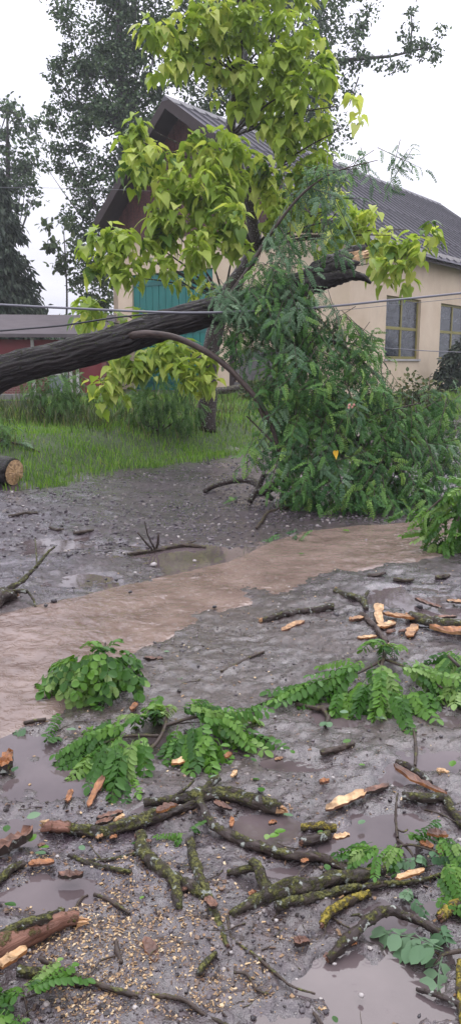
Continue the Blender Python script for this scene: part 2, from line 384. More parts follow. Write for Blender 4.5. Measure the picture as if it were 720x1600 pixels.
M_PEELED = barkmat('peeled_red_wood', (.075, .032, .022), (.27, .135, .090), moss=.2, streak=2, bmp=.9, rough=.55)
M_WOOD = woodmat('fresh_torn_wood', (.27, .125, .050), (.46, .27, .125))
M_PALEWOOD = woodmat('pale_splinter_wood', (.44, .25, .11), (.63, .43, .23))
M_ORANGE = woodmat('orange_split_wood', (.22, .080, .026), (.42, .18, .060))
M_BARKIN = woodmat('inner_bark', (.085, .038, .024), (.23, .110, .065))
M_CHIP = plain('sawdust', (.50, .33, .15), .7, .3, .5, 60)
M_CATALPA = leafmat('golden_catalpa_leaf', [(0, (.280, .410, .070)), (.35, (.420, .545, .110)), (.65, (.510, .620, .135)), (.9, (.60, .69, .18)), (1, (.66, .71, .22))], .52, .42)
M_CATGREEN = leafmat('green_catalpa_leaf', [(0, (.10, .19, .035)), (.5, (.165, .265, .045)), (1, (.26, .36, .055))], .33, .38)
M_ROBINIA = leafmat('robinia_leaf', [(0, (.026, .085, .026)), (.45, (.070, .180, .044)), (.85, (.125, .270, .062)), (1, (.23, .38, .08))], .32, .33)
M_ROBPALE = leafmat('robinia_leaf_underside', [(0, (.070, .150, .070)), (.5, (.125, .225, .115)), (1, (.20, .31, .18))], .28, .45)
M_SPRAY = leafmat('fresh_spray_leaf', [(0, (.032, .098, .016)), (.45, (.070, .180, .024)), (.8, (.120, .255, .034)), (1, (.22, .33, .10))], .28, .27)
M_FAR1 = leafmat('far_tree_leaf', [(0, (.030, .062, .028)), (.6, (.075, .130, .056)), (1, (.16, .23, .11))], .2, .5)
M_FAR2 = leafmat('far_conifer_needle', [(0, (.020, .034, .023)), (.6, (.043, .063, .040)), (1, (.08, .10, .065))], .1, .6)
M_FAR3 = leafmat('far_light_leaf', [(0, (.05, .085, .035)), (.6, (.085, .13, .05)), (1, (.15, .19, .08))], .25, .5)
M_SHRUB = leafmat('shrub_leaf', [(0, (.045, .110, .028)), (.6, (.100, .210, .050)), (1, (.17, .30, .08))], .25, .45)
M_GRASS = leafmat('grass_blade', [(0, (.075, .175, .022)), (.5, (.165, .330, .040)), (.9, (.26, .44, .07)), (1, (.32, .32, .11))], .45, .45)
M_WEED = leafmat('tall_weed', [(0, (.045, .075, .026)), (.6, (.085, .12, .042)), (1, (.21, .19, .085))], .25, .55)

# ------------------------------------------------------------------ ground and water
def build_ground():
    rows = [-4.0, -2.5, -1.2, -.4, .2, .55]; y = .8
    while y < 19: rows.append(y); y += .0046 * (y + .7)
    while y < 60: rows.append(y); y += .02 * y
    while y < 1500: rows.append(y); y *= 1.25
    rows = np.array(rows)
    s = np.concatenate([-1 - np.geomspace(.02, 9, 22)[::-1], np.linspace(-1, 1, 300), 1 + np.geomspace(.02, 9, 22)])
    Y = np.repeat(rows[:, None], len(s), 1); X = s[None] * (np.maximum(rows, .2) * .40 + .55)[:, None]
    Z = HF(X, Y); n, c = X.shape
    idx = np.arange(n * c).reshape(n, c); q = np.stack([idx[:-1, :-1], idx[:-1, 1:], idx[1:, 1:], idx[1:, :-1]], -1).reshape(-1, 4)
    d = Y - edge(X) + 1.3 * (vnoise(X * 1.4, Y * 1.4, 20) - .5) + .5 * (vnoise(X * 5, Y * 5, 21) - .5)
    gr = sstep(-.5, .7, d); sd = poly_sd(X, Y, SPOLY)
    mud = sstep(-1.0, .1, sd) * .5 + .45 * (1 - sstep(.75, 1.5, np.hypot((X - .35) / 1.4, (Y - 3.9) / 1.2))) + .30 * (1 - sstep(3.5, 5.5, Y)) + .3 * (1 - sstep(.7, 1.6, np.hypot((X - .35) / .9, (Y - 1.7) / .5)))
    me = mesh_np('ground', np.stack([X, Y, Z], -1).reshape(-1, 3), q.ravel(), np.full(len(q), 4), True, extra={'grass': gr.ravel(), 'mud': mud.ravel()})
    tag(link('ground', me, M_GROUND), 'wet gravelly road surface rising to a grass verge', 'ground', kind='structure')
build_ground()
def build_stream():
    n, k = 420, 70
    def along(pts):
        a = np.array([[p.x, p.y] for p in pts]); l = np.concatenate([[0], np.cumsum(np.hypot(*np.diff(a, axis=0).T))]); l /= l[-1]
        u = np.linspace(0, 1, n); return np.stack([np.interp(u, l, a[:, 0]), np.interp(u, l, a[:, 1])], 1)
    A, B = along(SU), along(SL); d = B - A; d /= np.linalg.norm(d, axis=1, keepdims=True); A = A - d * .22; B = B + d * .22
    t = np.linspace(0, 1, k); Pt = A[:, None] * (1 - t)[None, :, None] + B[:, None] * t[None, :, None]
    X, Y = Pt[..., 0], Pt[..., 1]
    Z = WATER_Z + .004 + .010 * (vnoise(X * 3 + Y * 2, Y * 7 - X * 3, 30) - .5) + .010 * np.abs(vnoise(X * 6 + Y * 3, Y * 13 - X * 5, 31) - .5) + .005 * (vnoise(X * 19, Y * 26, 32) - .5)
    Z = Z - .035 * sstep(.80, 1.0, np.abs(2 * t - 1))[None]
    idx = np.arange(n * k).reshape(n, k); q = np.stack([idx[:-1, :-1], idx[:-1, 1:], idx[1:, 1:], idx[1:, :-1]], -1).reshape(-1, 4)
    me = mesh_np('muddy_stream', np.stack([X, Y, Z], -1).reshape(-1, 3), q.ravel(), np.full(len(q), 4), True)
    tag(link('muddy_stream', me, M_STREAM), 'brown muddy stream of rain water running across the road', 'water', kind='structure')
build_stream()
for i, (a, b, ra, rb) in enumerate(PUD):
    V = [(0, 0, 0)] + [(ra * 1.5 * math.cos(2 * math.pi * k / 40), rb * 1.5 * math.sin(2 * math.pi * k / 40), 0) for k in range(40)]
    V = [v for v in V]; Fc = [(0, k + 1, (k + 1) % 40 + 1) for k in range(40)]
    tag(link('puddle', mesh_py('puddle', V, Fc), M_PUDDLE, loc=(a, b, WATER_Z - .003 - i * .00025)), 'shallow rain puddle in a hollow of the wet road', 'puddle', 'rain puddles on the road', 'structure')

# ------------------------------------------------------------------ gravel, sawdust, mud clods (nobody could count them)
def ico():
    p = (1 + 5 ** .5) / 2; V = np.array([(-1, p, 0), (1, p, 0), (-1, -p, 0), (1, -p, 0), (0, -1, p), (0, 1, p), (0, -1, -p), (0, 1, -p), (p, 0, -1), (p, 0, 1), (-p, 0, -1), (-p, 0, 1)]) / 1.9
    Fc = [(0, 11, 5), (0, 5, 1), (0, 1, 7), (0, 7, 10), (0, 10, 11), (1, 5, 9), (5, 11, 4), (11, 10, 2), (10, 7, 6), (7, 1, 8), (3, 9, 4), (3, 4, 2), (3, 2, 6), (3, 6, 8), (3, 8, 9), (4, 9, 5), (2, 4, 11), (6, 2, 10), (8, 6, 7), (9, 8, 1)]
    return V, Fc
def pebble():
    V, Fc = ico(); return V * (1 + .35 * (RNG.random((12, 1)) - .5)) * (1, RNG.uniform(.6, 1), RNG.uniform(.45, .75)), Fc
PEB = [pebble() for _ in range(8)]
def pebmat():
    m, t, b, o = newmat('gravel_stone')
    L(t, ramp(t, rnd_(t), [(0, (.030, .025, .027)), (.5, (.075, .062, .066)), (.80, (.13, .11, .11)), (.955, (.22, .19, .17)), (.985, (.36, .33, .30))]), b.inputs['Base Color'])
    b.inputs['Roughness'].default_value = .28; return m
def near_points(n, y0, y1, k=1.0):
    u = RNG.random(n); y = y0 * (y1 / y0) ** u; x = (RNG.random(n) * 2 - 1) * (y * .44 + .55); return x, y
def scatter_ground(name, n, y0, y1, s0, s1, tmpl, mat, label, cat, keep=None, sink=.2, tilt=.35, pw=2.0):
    x, y = near_points(n, y0, y1)
    if keep is not None:
        kk = keep(x, y) > RNG.random(n); x, y = x[kk], y[kk]
    kk = y < edge(x) - .2; x, y = x[kk], y[kk]; z = HF(x, y)
    kk = z > WATER_Z - .004; x, y, z = x[kk], y[kk], z[kk]; n = len(x)
    S = s0 + (s1 - s0) * RNG.random(n) ** pw
    th = RNG.random(n) * 6.283; D = np.stack([np.cos(th), np.sin(th), (RNG.random(n) - .5) * tilt], 1); Nn = np.stack([(RNG.random(n) - .5) * tilt * 2, (RNG.random(n) - .5) * tilt * 2, np.ones(n)], 1)
    tag(scatter(name, tmpl, basis(D, Nn, S), np.stack([x, y, z + S * (.35 - sink)], 1), mat, smooth=False), label, cat, kind='stuff')
M_PEB = pebmat()
scatter_ground('gravel', 23000, 1.2, 15, .0030, .010, PEB, M_PEB, 'loose dark gravel scattered over the wet road', 'gravel', keep=lambda x, y: .25 + .75 * sstep(.4, .65, vnoise(x * 2, y * 2, 40)), pw=3)
scatter_ground('gravel_band', 9000, 6.5, 14.5, .010, .026, PEB, M_PEB, 'coarser gravel on the far side of the stream', 'gravel', pw=2.5)
CHIPT = [([(-.7, -.7, 0), (.6, -.8, .1), (.8, .5, 0), (-.3, .8, .15), (-.6, -.6, .3), (.5, -.7, .4), (.7, .4, .3), (-.3, .7, .4)], [(4, 5, 6, 7), (0, 1, 5, 4), (1, 2, 6, 5), (2, 3, 7, 6), (3, 0, 4, 7)]), ([(-.5, -.6, 0), (.7, -.5, .3), (.2, .9, .1)], [(0, 1, 2)]),
         ([(-.5, -1, 0), (.5, -.8, .1), (.35, 1, 0), (-.4, .8, .15), (-.5, -1, .2), (.5, -.8, .3), (.35, 1, .2), (-.4, .8, .3)], [(4, 5, 6, 7), (0, 1, 5, 4), (1, 2, 6, 5), (2, 3, 7, 6), (3, 0, 4, 7)]),
         ([(-.3, -1.2, 0), (.3, -1, .1), (.5, .7, 0), (-.2, 1.1, .1), (-.3, -1.2, .2), (.3, -1, .25), (.5, .7, .3), (-.2, 1.1, .2)], [(4, 5, 6, 7), (0, 1, 5, 4), (1, 2, 6, 5), (2, 3, 7, 6), (3, 0, 4, 7)])]
SAWP = [(G(*q[:2]), q[2], q[3]) for q in [(150, 1430, .22, 1), (190, 1500, .2, 1), (110, 1490, .12, 1), (230, 1440, .12, .8), (270, 1490, .10, .9), (325, 1545, .10, .9), (90, 1410, .10, .7), (40, 1390, .1, .6),
        (150, 1570, .12, .8), (300, 1440, .1, .7), (390, 1520, .06, .7), (540, 1575, .06, .5), (60, 1345, .08, .5), (200, 1360, .12, .5), (250, 1340, .1, .4), (170, 1240, .08, .5), (400, 1545, .06, .6), (340, 1385, .08, .4), (460, 1470, .08, .3), (620, 990, .2, .2), (550, 1300, .15, .2)]]
def sawkeep(x, y):
    k = np.zeros_like(x)
    for p, r, a in SAWP: k = np.maximum(k, a * (1 - sstep(.3, 1.25, np.hypot((x - p.x) / r, (y - p.y) / r) + .8 * (vnoise(x * 22, y * 22, 44) - .5))))
    return k
def chipmat():
    m, t, b, o = newmat('wood_chip'); L(t, ramp(t, rnd_(t), [(0, (.09, .05, .025)), (.4, (.26, .155, .07)), (.75, (.43, .29, .14)), (1, (.60, .48, .30))]), b.inputs['Base Color']); b.inputs['Roughness'].default_value = .55; return m
M_CHIPS = chipmat()
scatter_ground('sawdust', 130000, 1.35, 4.2, .0012, .0062, CHIPT, M_CHIPS, 'tan sawdust and small wood chips around the sawn branches', 'sawdust', keep=sawkeep, tilt=.8)
scatter_ground('wood_flakes', 3600, 1.3, 7, .002, .009, CHIPT, M_CHIPS, 'pale wood flakes strewn thinly over the wet road', 'wood flakes', tilt=.6)
M_CLOD = plain('mud_clod', (.030, .023, .020), .45, .5, .4, 30)
scatter_ground('mud_clods', 500, 1.3, 9, .004, .018, PEB, M_CLOD, 'dark clods of mud and rotten bark on the road', 'mud', pw=2.5, keep=lambda x, y: .3 + .7 * sstep(.45, .6, vnoise(x * 3, y * 3, 50)))
def littermat():
    m, t, b, o = newmat('bark_litter'); L(t, ramp(t, rnd_(t), [(0, (.018, .013, .011)), (.55, (.050, .034, .026)), (.85, (.12, .072, .045)), (1, (.26, .15, .08))]), b.inputs['Base Color']); b.inputs['Roughness'].default_value = .4; return m
LITP = [(G(*q[:2]), q[2], q[3]) for q in [(150, 1300, .5, .8), (300, 1330, .55, .9), (450, 1390, .5, .7), (150, 1450, .45, .9), (40, 1350, .3, .8), (620, 1340, .4, .8), (690, 1560, .3, .8), (330, 1450, .35, .8), (600, 980, .8, .5), (560, 1110, .7, .35), (230, 1180, .7, .4)]]
def litkeep(x, y):
    k = np.full_like(x, .06)
    for p, r, a in LITP: k = np.maximum(k, a * (1 - sstep(.3, 1.2, np.hypot((x - p.x) / r, (y - p.y) / r))))
    return k * sstep(.3, .6, vnoise(x * 8, y * 8, 47))
M_LITTER = littermat()
scatter_ground('bark_litter', 40000, 1.3, 6, .002, .010, CHIPT, M_LITTER, 'dark crumbs of bark littering the wet road', 'bark litter', keep=litkeep, tilt=1.0, pw=2.5)
TWIGT = []
for _ in range(5):
    p = [Vector((0, 0, 0))]
    for k in range(4): p.append(p[-1] + Vector((RNG.uniform(-.12, .12), .25, RNG.uniform(-.04, .05))))
    v, f, _t = tube_vf(p, [.02, .018, .015, .012, .006], seg=4, step=.25, amp=0, knob=0); TWIGT.append(([tuple(q) for q in v], f))
scatter_ground('twig_litter', 420, 1.3, 8, .05, .17, TWIGT, M_TWIG, 'thin dark twig litter on the wet road', 'twigs', sink=.33, tilt=.15, keep=lambda x, y: .25 + .75 * (y < 3.6))

# ------------------------------------------------------------------ leaf shapes
def frond(L_=.24, pairs=8, ll=.048, lw=.0150, droop=.05, side=.0, hi=True, seed=0):
    r = random.Random(seed); V, Fc = [], []
    def pt(t): return Vector((side * t * t, L_ * (t - .12 * t * t * (droop / .05)), -droop * t * t))
    def leaflet(c, d, n, l, wd):
        s = d.cross(n).normalized(); o = len(V); up = n * wd * .28; cv = -n * l * .12
        prof = [(.22, .72), (.5, 1.0), (.82, .72)] if hi else [(.3, .95), (.75, .85)]
        V.append(c); k = len(prof)
        for u, q in prof: V.append(c + d * l * u + s * wd * q + up * q + cv * u * u)
        V.append(c + d * l + cv)
        for u, q in reversed(prof): V.append(c + d * l * u - s * wd * q + up * q + cv * u * u)
        Fc.append(tuple(o + i for i in range(0, k + 2))); Fc.append((o,) + tuple(o + i for i in range(k + 1, 2 * k + 2)))
    m = 6; o = len(V); rr = .0016 if hi else .0025
    for i in range(m): c = pt(i / (m - 1)); V += [c + Vector((-rr, 0, 0)), c + Vector((rr, 0, 0)), c + Vector((0, 0, -rr))]
    for i in range(m - 1):
        for a, b_ in ((0, 1), (1, 2), (2, 0)): Fc.append((o + i * 3 + a, o + i * 3 + b_, o + i * 3 + 3 + b_, o + i * 3 + 3 + a))
    for i in range(pairs):
        t = .16 + .80 * i / (pairs - 1); c = pt(t); ax = (pt(min(1, t + .05)) - pt(t - .05)).normalized(); sz = .72 + .28 * math.sin(math.pi * (.15 + .75 * t))
        for sgn in (-1, 1):
            an = math.radians(r.uniform(58, 80)); d = (ax * math.cos(an) + Vector((sgn, 0, 0)) * math.sin(an) + Vector((0, 0, r.uniform(-.75, -.15) if hi else r.uniform(-.35, .1)))).normalized()
            n = (Vector((0, 0, 1)) + Vector((r.uniform(-.28, .28), r.uniform(-.28, .28), 0))).normalized(); n = (n - d * n.dot(d)).normalized()
            leaflet(c, d, n, ll * sz * r.uniform(.88, 1.1), lw * sz * r.uniform(.9, 1.15))
    c = pt(1); ax = (pt(1) - pt(.93)).normalized(); leaflet(c, ax, Vector((0, 0, 1)) - ax * ax.z, ll, lw * 1.1)
    return [tuple(v) for v in V], Fc
def catleaf(seed):
    r = random.Random(seed); fold = r.uniform(.10, .55); curl = r.uniform(.05, .42); side = r.uniform(-.10, .10); V = []; wd = r.uniform(.78, 1.05)
    mid = [(0, 0), (0, .35), (0, .70), (0, 1.12)]; sd = [(.20, -.13), (.42, .02), (.46, .28), (.31, .62), (.11, .92)]
    def z(x, y): return fold * abs(x) - curl * y * y + r.uniform(-.035, .035)
    for x, y in mid: V.append((x + side * y * y, y, z(x, y)))
    for s in (1, -1):
        for x, y in sd: V.append((x * s * wd * r.uniform(.9, 1.08) + side * y * y, y + r.uniform(-.03, .03), z(x, y)))
    Fc = []
    for o, fl in ((4, 0), (9, 1)):
        for f in [(0, o, o + 1), (0, o + 1, o + 2, 1), (1, o + 2, o + 3, 2), (2, o + 3, o + 4, 3)]: Fc.append(tuple(reversed(f)) if not fl else f)
    return V, Fc
def simple_leaf(): return [(0, 0, 0), (.32, .35, .06), (.28, .75, .0), (0, 1.05, -.12), (-.28, .75, .0), (-.32, .35, .06)], [(0, 1, 2, 3), (0, 3, 4, 5)]
FR_LO = [frond(L_=.22, ll=.036, lw=.0100, droop=d, side=s, hi=False, seed=i, pairs=p) for i, (d, s, p) in enumerate([(.05, 0, 8), (.10, .03, 8), (.14, -.03, 9), (.03, .02, 7)])]
FR_HI = [frond(ll=.043, lw=.0128, droop=d, side=s, hi=True, seed=20 + i, pairs=p) for i, (d, s, p) in enumerate([(.04, 0, 9), (.09, .03, 9), (.13, -.03, 10), (.02, -.02, 8), (.07, .05, 9)])]
FR_BIG = [frond(L_=.17, ll=.060, lw=.0215, droop=d, side=s, hi=True, seed=40 + i, pairs=5) for i, (d, s) in enumerate([(.04, 0), (.08, .03), (.03, -.04)])]
CAT = [catleaf(i) for i in range(10)]
def shared(name, tmpl, mat, smooth=True):
    out_ = []
    for v, f in tmpl: me = mesh_py(name, v, f, smooth); me.materials.append(mat); out_.append(me)
    return out_
ME_ROB = shared('leaf', FR_LO, M_ROBINIA, False); ME_ROBP = shared('leaf', FR_LO, M_ROBPALE, False)
FR_MND = [frond(L_=.11, ll=.052, lw=.020, droop=d, side=s, hi=True, seed=60 + i, pairs=3) for i, (d, s) in enumerate([(.04, 0), (.06, .03), (.02, -.03), (.03, .02)])]
ME_MND = shared('leaf', FR_MND, M_SPRAY); ME_SPR = shared('leaf', FR_HI, M_SPRAY); ME_SPRBIG = shared('leaf', FR_BIG, M_SPRAY); ME_BIGP = shared('leaf', FR_BIG, M_ROBPALE)
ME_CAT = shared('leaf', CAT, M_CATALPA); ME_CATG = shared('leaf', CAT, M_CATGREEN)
def place(me, M, T, parent, name='leaf'):
    o = bpy.data.objects.new(name, me); COL.objects.link(o); o.parent = parent
    m4 = Matrix.Identity(4)
    for i in range(3):
        for j in range(3): m4[i][j] = float(M[i][j])
    if parent is not None: T = Vector([float(q) for q in T]) - parent.location
    m4.translation = Vector([float(q) for q in T]); o.matrix_basis = m4; return o

def E(px, py, rx, ry, Y, dy=None):
    """crown clump seen at a pixel: centre and real half-axes; its distance comes from the tree it belongs to"""
    c = P(px, py, Y); s = m_per_px(c); return (np.array(c), np.array([rx * s, dy if dy else (rx + ry) / 2 * s, ry * s]))
def in_ell(n, c, r, shell=.5):
    u = unit(n); q = RNG.random(n) ** (1 / 3); q = shell + (1 - shell) * q if shell else q
    return c + u * q[:, None] * r, u

# ------------------------------------------------------------------ far trees
def far_tree(name, label, base, clumps, trunk_pts, trunk_r, mat, leaf, dens=1.0, sub=9, group=None, droop=.2, limb=True, leaf_tmpl=None):
    root = empty(name, base, label, 'tree', group); base = np.array(base)
    if trunk_pts: tube('trunk', trunk_pts, trunk_r, M_FARBARK, root, (0, 0, 0), seg=10, step=.6, amp=.06, knob=.1); root.children[0].location = -Vector(base)
    Ts, Ms, limbs = [], [], []
    for c, r in clumps:
        vol = r[0] * r[1] * r[2]; area = (r[0] * r[2]); k = max(5, int(sub * (area ** .8)))
        cc, u = in_ell(k, c, r, .35)
        cr_ = max(.35, (vol ** (1 / 3)) * .34)
        if limb and trunk_pts and area > 1.2:
            for q in cc[:max(1, k // 7)]:
                tp = min(trunk_pts, key=lambda t: abs(t[2] - (q[2] - np.hypot(q[0] - t[0], q[1] - t[1]) * 1.6)))
                mid = (np.array(tp) + q) / 2 + RNG.normal(size=3) * .25; limbs.append(([tuple(tp), tuple(mid), tuple(q)], [.06, .035, .012]))
        n = max(10, int(dens * area * 300 / k))
        for q in cc:
            u2 = unit(n); rad = RNG.random(n) ** .5 * cr_ * RNG.uniform(.6, 1.35); pos = q + u2 * rad[:, None] * np.array([1.15, 1.15, .75]); Ts.append(pos)
            D = unit(n) + np.array([0, 0, -droop]) + u2 * .4; Nn = unit(n) * .7 + np.array([0, 0, .9]) + u2 * .5
            Ms.append(basis(D, Nn, leaf * RNG.uniform(.55, 1.3, n)))
    T_ = np.concatenate(Ts); M_ = np.concatenate(Ms)
    scatter('crown', leaf_tmpl or [simple_leaf()], M_, T_, mat, root, (0, 0, 0)).location = -Vector(base)
    if limbs:
        o = tubes('limbs', limbs, M_FARBARK, root, (0, 0, 0), seg=5, step=1.0, amp=0, knob=.1); o.location = -Vector(base); o['kind'] = 'stuff'
    return root
def gz(x, y): return (x, y, float(HM(x, y)))
YA = 44
b0 = P(185, 600, YA); tb = gz(b0.x, YA)
far_tree('tall_tree', 'tall dull green tree rising behind the steep gable at left', tb,
         [E(*q, YA) for q in [(175, -90, 75, 90), (150, 40, 75, 70), (205, 30, 60, 70), (115, 115, 40, 40), (175, 130, 65, 60), (110, 190, 42, 32), (180, 215, 65, 60), (225, 190, 40, 70), (110, 255, 45, 28), (165, 290, 55, 45), (215, 290, 40, 50), (130, 335, 40, 30), (160, 390, 38, 45), (140, 440, 28, 40), (215, 110, 40, 50), (195, 380, 35, 50)]],
         [tb, tuple(P(188, 400, YA)), tuple(P(192, 200, YA)), tuple(P(185, 0, YA)), tuple(P(180, -130, YA))], [.32, .28, .22, .14, .05], M_FAR1, .18, 2.6, sub=15)
YB = 47
b0 = P(385, 600, YB); tb = gz(b0.x, YB)
far_tree('tall_tree', 'large dark tree behind the catalpa with one long bare bough reaching right', tb,
         [E(*q, YB) for q in [(330, -60, 90, 70), (440, -50, 90, 60), (300, 60, 55, 60), (390, 60, 70, 60), (480, 60, 60, 55), (540, 20, 45, 40), (310, 150, 45, 50), (360, 170, 50, 60), (450, 160, 60, 60), (515, 120, 42, 38), (500, 200, 45, 50), (420, 250, 60, 40), (560, 90, 30, 16), (590, 98, 20, 9), (640, 55, 14, 22), (635, 92, 22, 16), (668, 85, 18, 16), (655, 70, 12, 12), (642, 25, 8, 16), (687, 48, 7, 6), (610, 108, 10, 8)]],
         [tb, tuple(P(385, 400, YB)), tuple(P(378, 200, YB)), tuple(P(385, 0, YB)), tuple(P(400, -110, YB))], [.45, .4, .3, .18, .06], M_FAR1, .19, 1.8, sub=14)
bough = tubes('bough', [([P(385, 180, YB), P(470, 110, YB), P(560, 92, YB), P(610, 88, YB), P(650, 78, YB), P(685, 72, YB)], [.22, .16, .10, .07, .05, .02]), ([P(640, 80, YB), P(643, 40, YB), P(640, 12, YB)], [.05, .04, .02]), ([P(560, 120, YB), P(545, 165, YB)], [.04, .02])], M_FARBARK, bpy.data.objects['tall_tree.001'], (0, 0, 0), seg=6, step=.8)
bough.location = -Vector(tb)
def conifer(label, px, pyb, pyt, Y, r_m, mat, seed, tiers=34):
    rr = np.random.default_rng(seed); b = P(px, pyb, Y); base = gz(b.x, Y); top = P(px, pyt, Y).z; root = empty('conifer', base, label, 'tree')
    tube('trunk', [base, (base[0], base[1], (base[2] + top) / 2), (base[0], base[1], top)], [.30, .2, .03], M_FARBARK, root, (0, 0, 0), seg=8, step=.8).location = -Vector(base)
    Ts, Ms = [], []
    for i in range(tiers):
        t = i / tiers; z = base[2] + 1.0 + (top - base[2] - 1.0) * t; R = r_m * (1 - t) ** .8 + .15
        for k in range(12):
            th = rr.random() * 6.283; Lb = R * rr.uniform(.65, 1.1); n = int(26 * Lb) + 8; q = rr.random(n) ** .7
            x = base[0] + np.cos(th) * Lb * q; y = base[1] + np.sin(th) * Lb * q; zz = z - Lb * .30 * q ** 1.6 + rr.normal(size=n) * .10
            pos = np.stack([x + rr.normal(size=n) * .16, y + rr.normal(size=n) * .16, zz], 1); Ts.append(pos)
            D = np.stack([np.cos(th) * np.ones(n) * .5, np.sin(th) * np.ones(n) * .5, -np.ones(n) * .9], 1) + rr.normal(size=(n, 3)) * .4
            Ms.append(basis(D, rr.normal(size=(n, 3)) + np.array([0, 0, .6]), rr.uniform(.22, .5, n)))
    scatter('crown', [([(0, 0, 0), (.16, .4, .05), (0, 1, -.1), (-.16, .4, .05)], [(0, 1, 2, 3)])], np.concatenate(Ms), np.concatenate(Ts), mat, root, (0, 0, 0)).location = -Vector(base)
conifer('dark drooping conifer at the left edge above the low shed', 8, 590, 255, 36, 2.3, M_FAR2, 3)
conifer('narrow dark conifer behind the drooping one, cut by the left edge', -22, 590, 170, 39, 2.0, M_FAR2, 4)
YC = 56; b0 = P(20, 600, YC); tb = gz(b0.x, YC)
far_tree('hazy_tree', 'pale hazy broadleaf tree behind the conifers at the left edge', tb, [E(*q, YC) for q in [(5, 190, 35, 40), (35, 230, 30, 40), (0, 260, 50, 40), (55, 190, 14, 20), (45, 300, 26, 40)]], [tb, tuple(P(15, 400, YC)), tuple(P(12, 170, YC))], [.4, .3, .05], M_FAR1, .28, .8, sub=12)
YD = 40; b0 = P(95, 600, YD); tb = gz(b0.x, YD)
far_tree('young_tree', 'lighter green young tree left of the gable, below the tall tree', tb, [E(*q, YD) for q in [(92, 365, 28, 28), (115, 400, 32, 35), (150, 430, 30, 40), (165, 485, 30, 30)]], [tb, tuple(P(105, 480, YD)), tuple(P(100, 360, YD))], [.07, .05, .02], M_FAR3, .26, .9)
YE = 34
for i, (px, py, rx, ry, lab) in enumerate([(130, 500, 34, 28, 'small rounded bush behind the shed roof'), (170, 520, 26, 24, 'small bush beside the gable corner, behind the log')]):
    b0 = P(px, 600, YE); tb = gz(b0.x, YE)
    far_tree('bush', lab, tb, [E(px, py, rx, ry, YE), E(px + 8, py + 40, rx, ry, YE)], [tb, tuple(P(px, py, YE))], [.08, .03], M_SHRUB, .18, 1.3)['category'] = 'bush'
for i, (px, py, rx, ry, Y, lab) in enumerate([(60, 540, 130, 34, 75, 'far hedge of trees on the horizon behind the shed'), (760, 585, 90, 22, 85, 'far hedge of trees on the horizon beyond the building')]):
    b0 = P(px, 600, Y); tb = gz(b0.x, Y)
    far_tree('hedge', lab, tb, [E(px - rx * .6, py, rx * .5, ry, Y), E(px, py - 4, rx * .5, ry, Y), E(px + rx * .6, py + 4, rx * .5, ry, Y)], None, None, M_FAR1, .5, .5)['category'] = 'hedge'

# ------------------------------------------------------------------ the cream building
C0 = P(543, 568, 25.8); BZ = 0.60
RZ = math.atan2(.793, .609)
M_STUCCO = None
def stucco():
    m, t, b, o = newmat('cream_stucco'); wv = coords(t, 'World'); n1 = noise_(t, wv, .9, 6, .6); n2 = noise_(t, wv, 40, 3); st = noise_(t, coords(t, 'World', (1.1, 1.1, .5)), 1.6, 5, .65)
    c = ramp(t, n1, [(.3, (.56, .44, .31)), (.7, (.67, .55, .41))]); c = mix(t, ramp(t, st, [(.55, g(0)), (.85, g(.35))]), c, (.36, .29, .22))
    L(t, c, b.inputs['Base Color']); b.inputs['Roughness'].default_value = .85; bump(t, b, n2, .3, .01); return m
M_STUCCO = stucco()
M_CORN = plain('grey_cornice', (.40, .38, .37), .8, .3, .3, 2)
M_ROOF = plain('grey_sheet_roof', (.070, .065, .078), .75, .25, .35, 1.2, .1)
M_SEAM = plain('roof_seam', (.075, .072, .082), .5, .5)
M_CLAD = woodmat('red_brown_boards', (.060, .017, .014), (.125, .036, .028), 'Object', (3, 12, 1.0), .6)
M_DARKTIMBER = plain('dark_eave_timber', (.030, .018, .017), .6, .4, .3)
M_TEAL = plain('teal_painted_door', (.015, .155, .135), .5, .4, .35, 1.5)
M_TEALD = plain('teal_door_rail', (.012, .110, .098), .5, .4, .3, 2)
M_FRAME = plain('olive_yellow_window_frame', (.23, .20, .055), .5, .4, .3, 4)
def glassmat():
    m, t, b, o = newmat('mottled_window_glass'); n = noise_(t, coords(t, 'World', (1, 1, 2)), 2.2, 5, .6, 1.2)
    L(t, ramp(t, n, [(.35, (.018, .022, .028)), (.62, (.060, .066, .078)), (.75, (.19, .20, .215))]), b.inputs['Base Color']); b.inputs['Roughness'].default_value = .18; b.inputs['Specular IOR Level'].default_value = .5  # noise mottles the pane colour from near black to pale grey
    bump(t, b, n, .12, .02); return m
M_GLASS = glassmat()
M_CONC = plain('grey_concrete_block', (.125, .118, .118), .85, .3, .3, 5, .25)
M_MORTAR = plain('mortar', (.20, .19, .185), .9, .2)
BL, BW, WH = 22.0, 10.57, 5.0
AP, AH, LH = 6.86, 0, 6.25
q = P(262, 152, 29.18); AH = q.z - BZ
bld = empty('cream_building', (C0.x, 25.8, BZ), 'cream plastered building with steep grey roof and teal double door', 'building', rz=RZ)
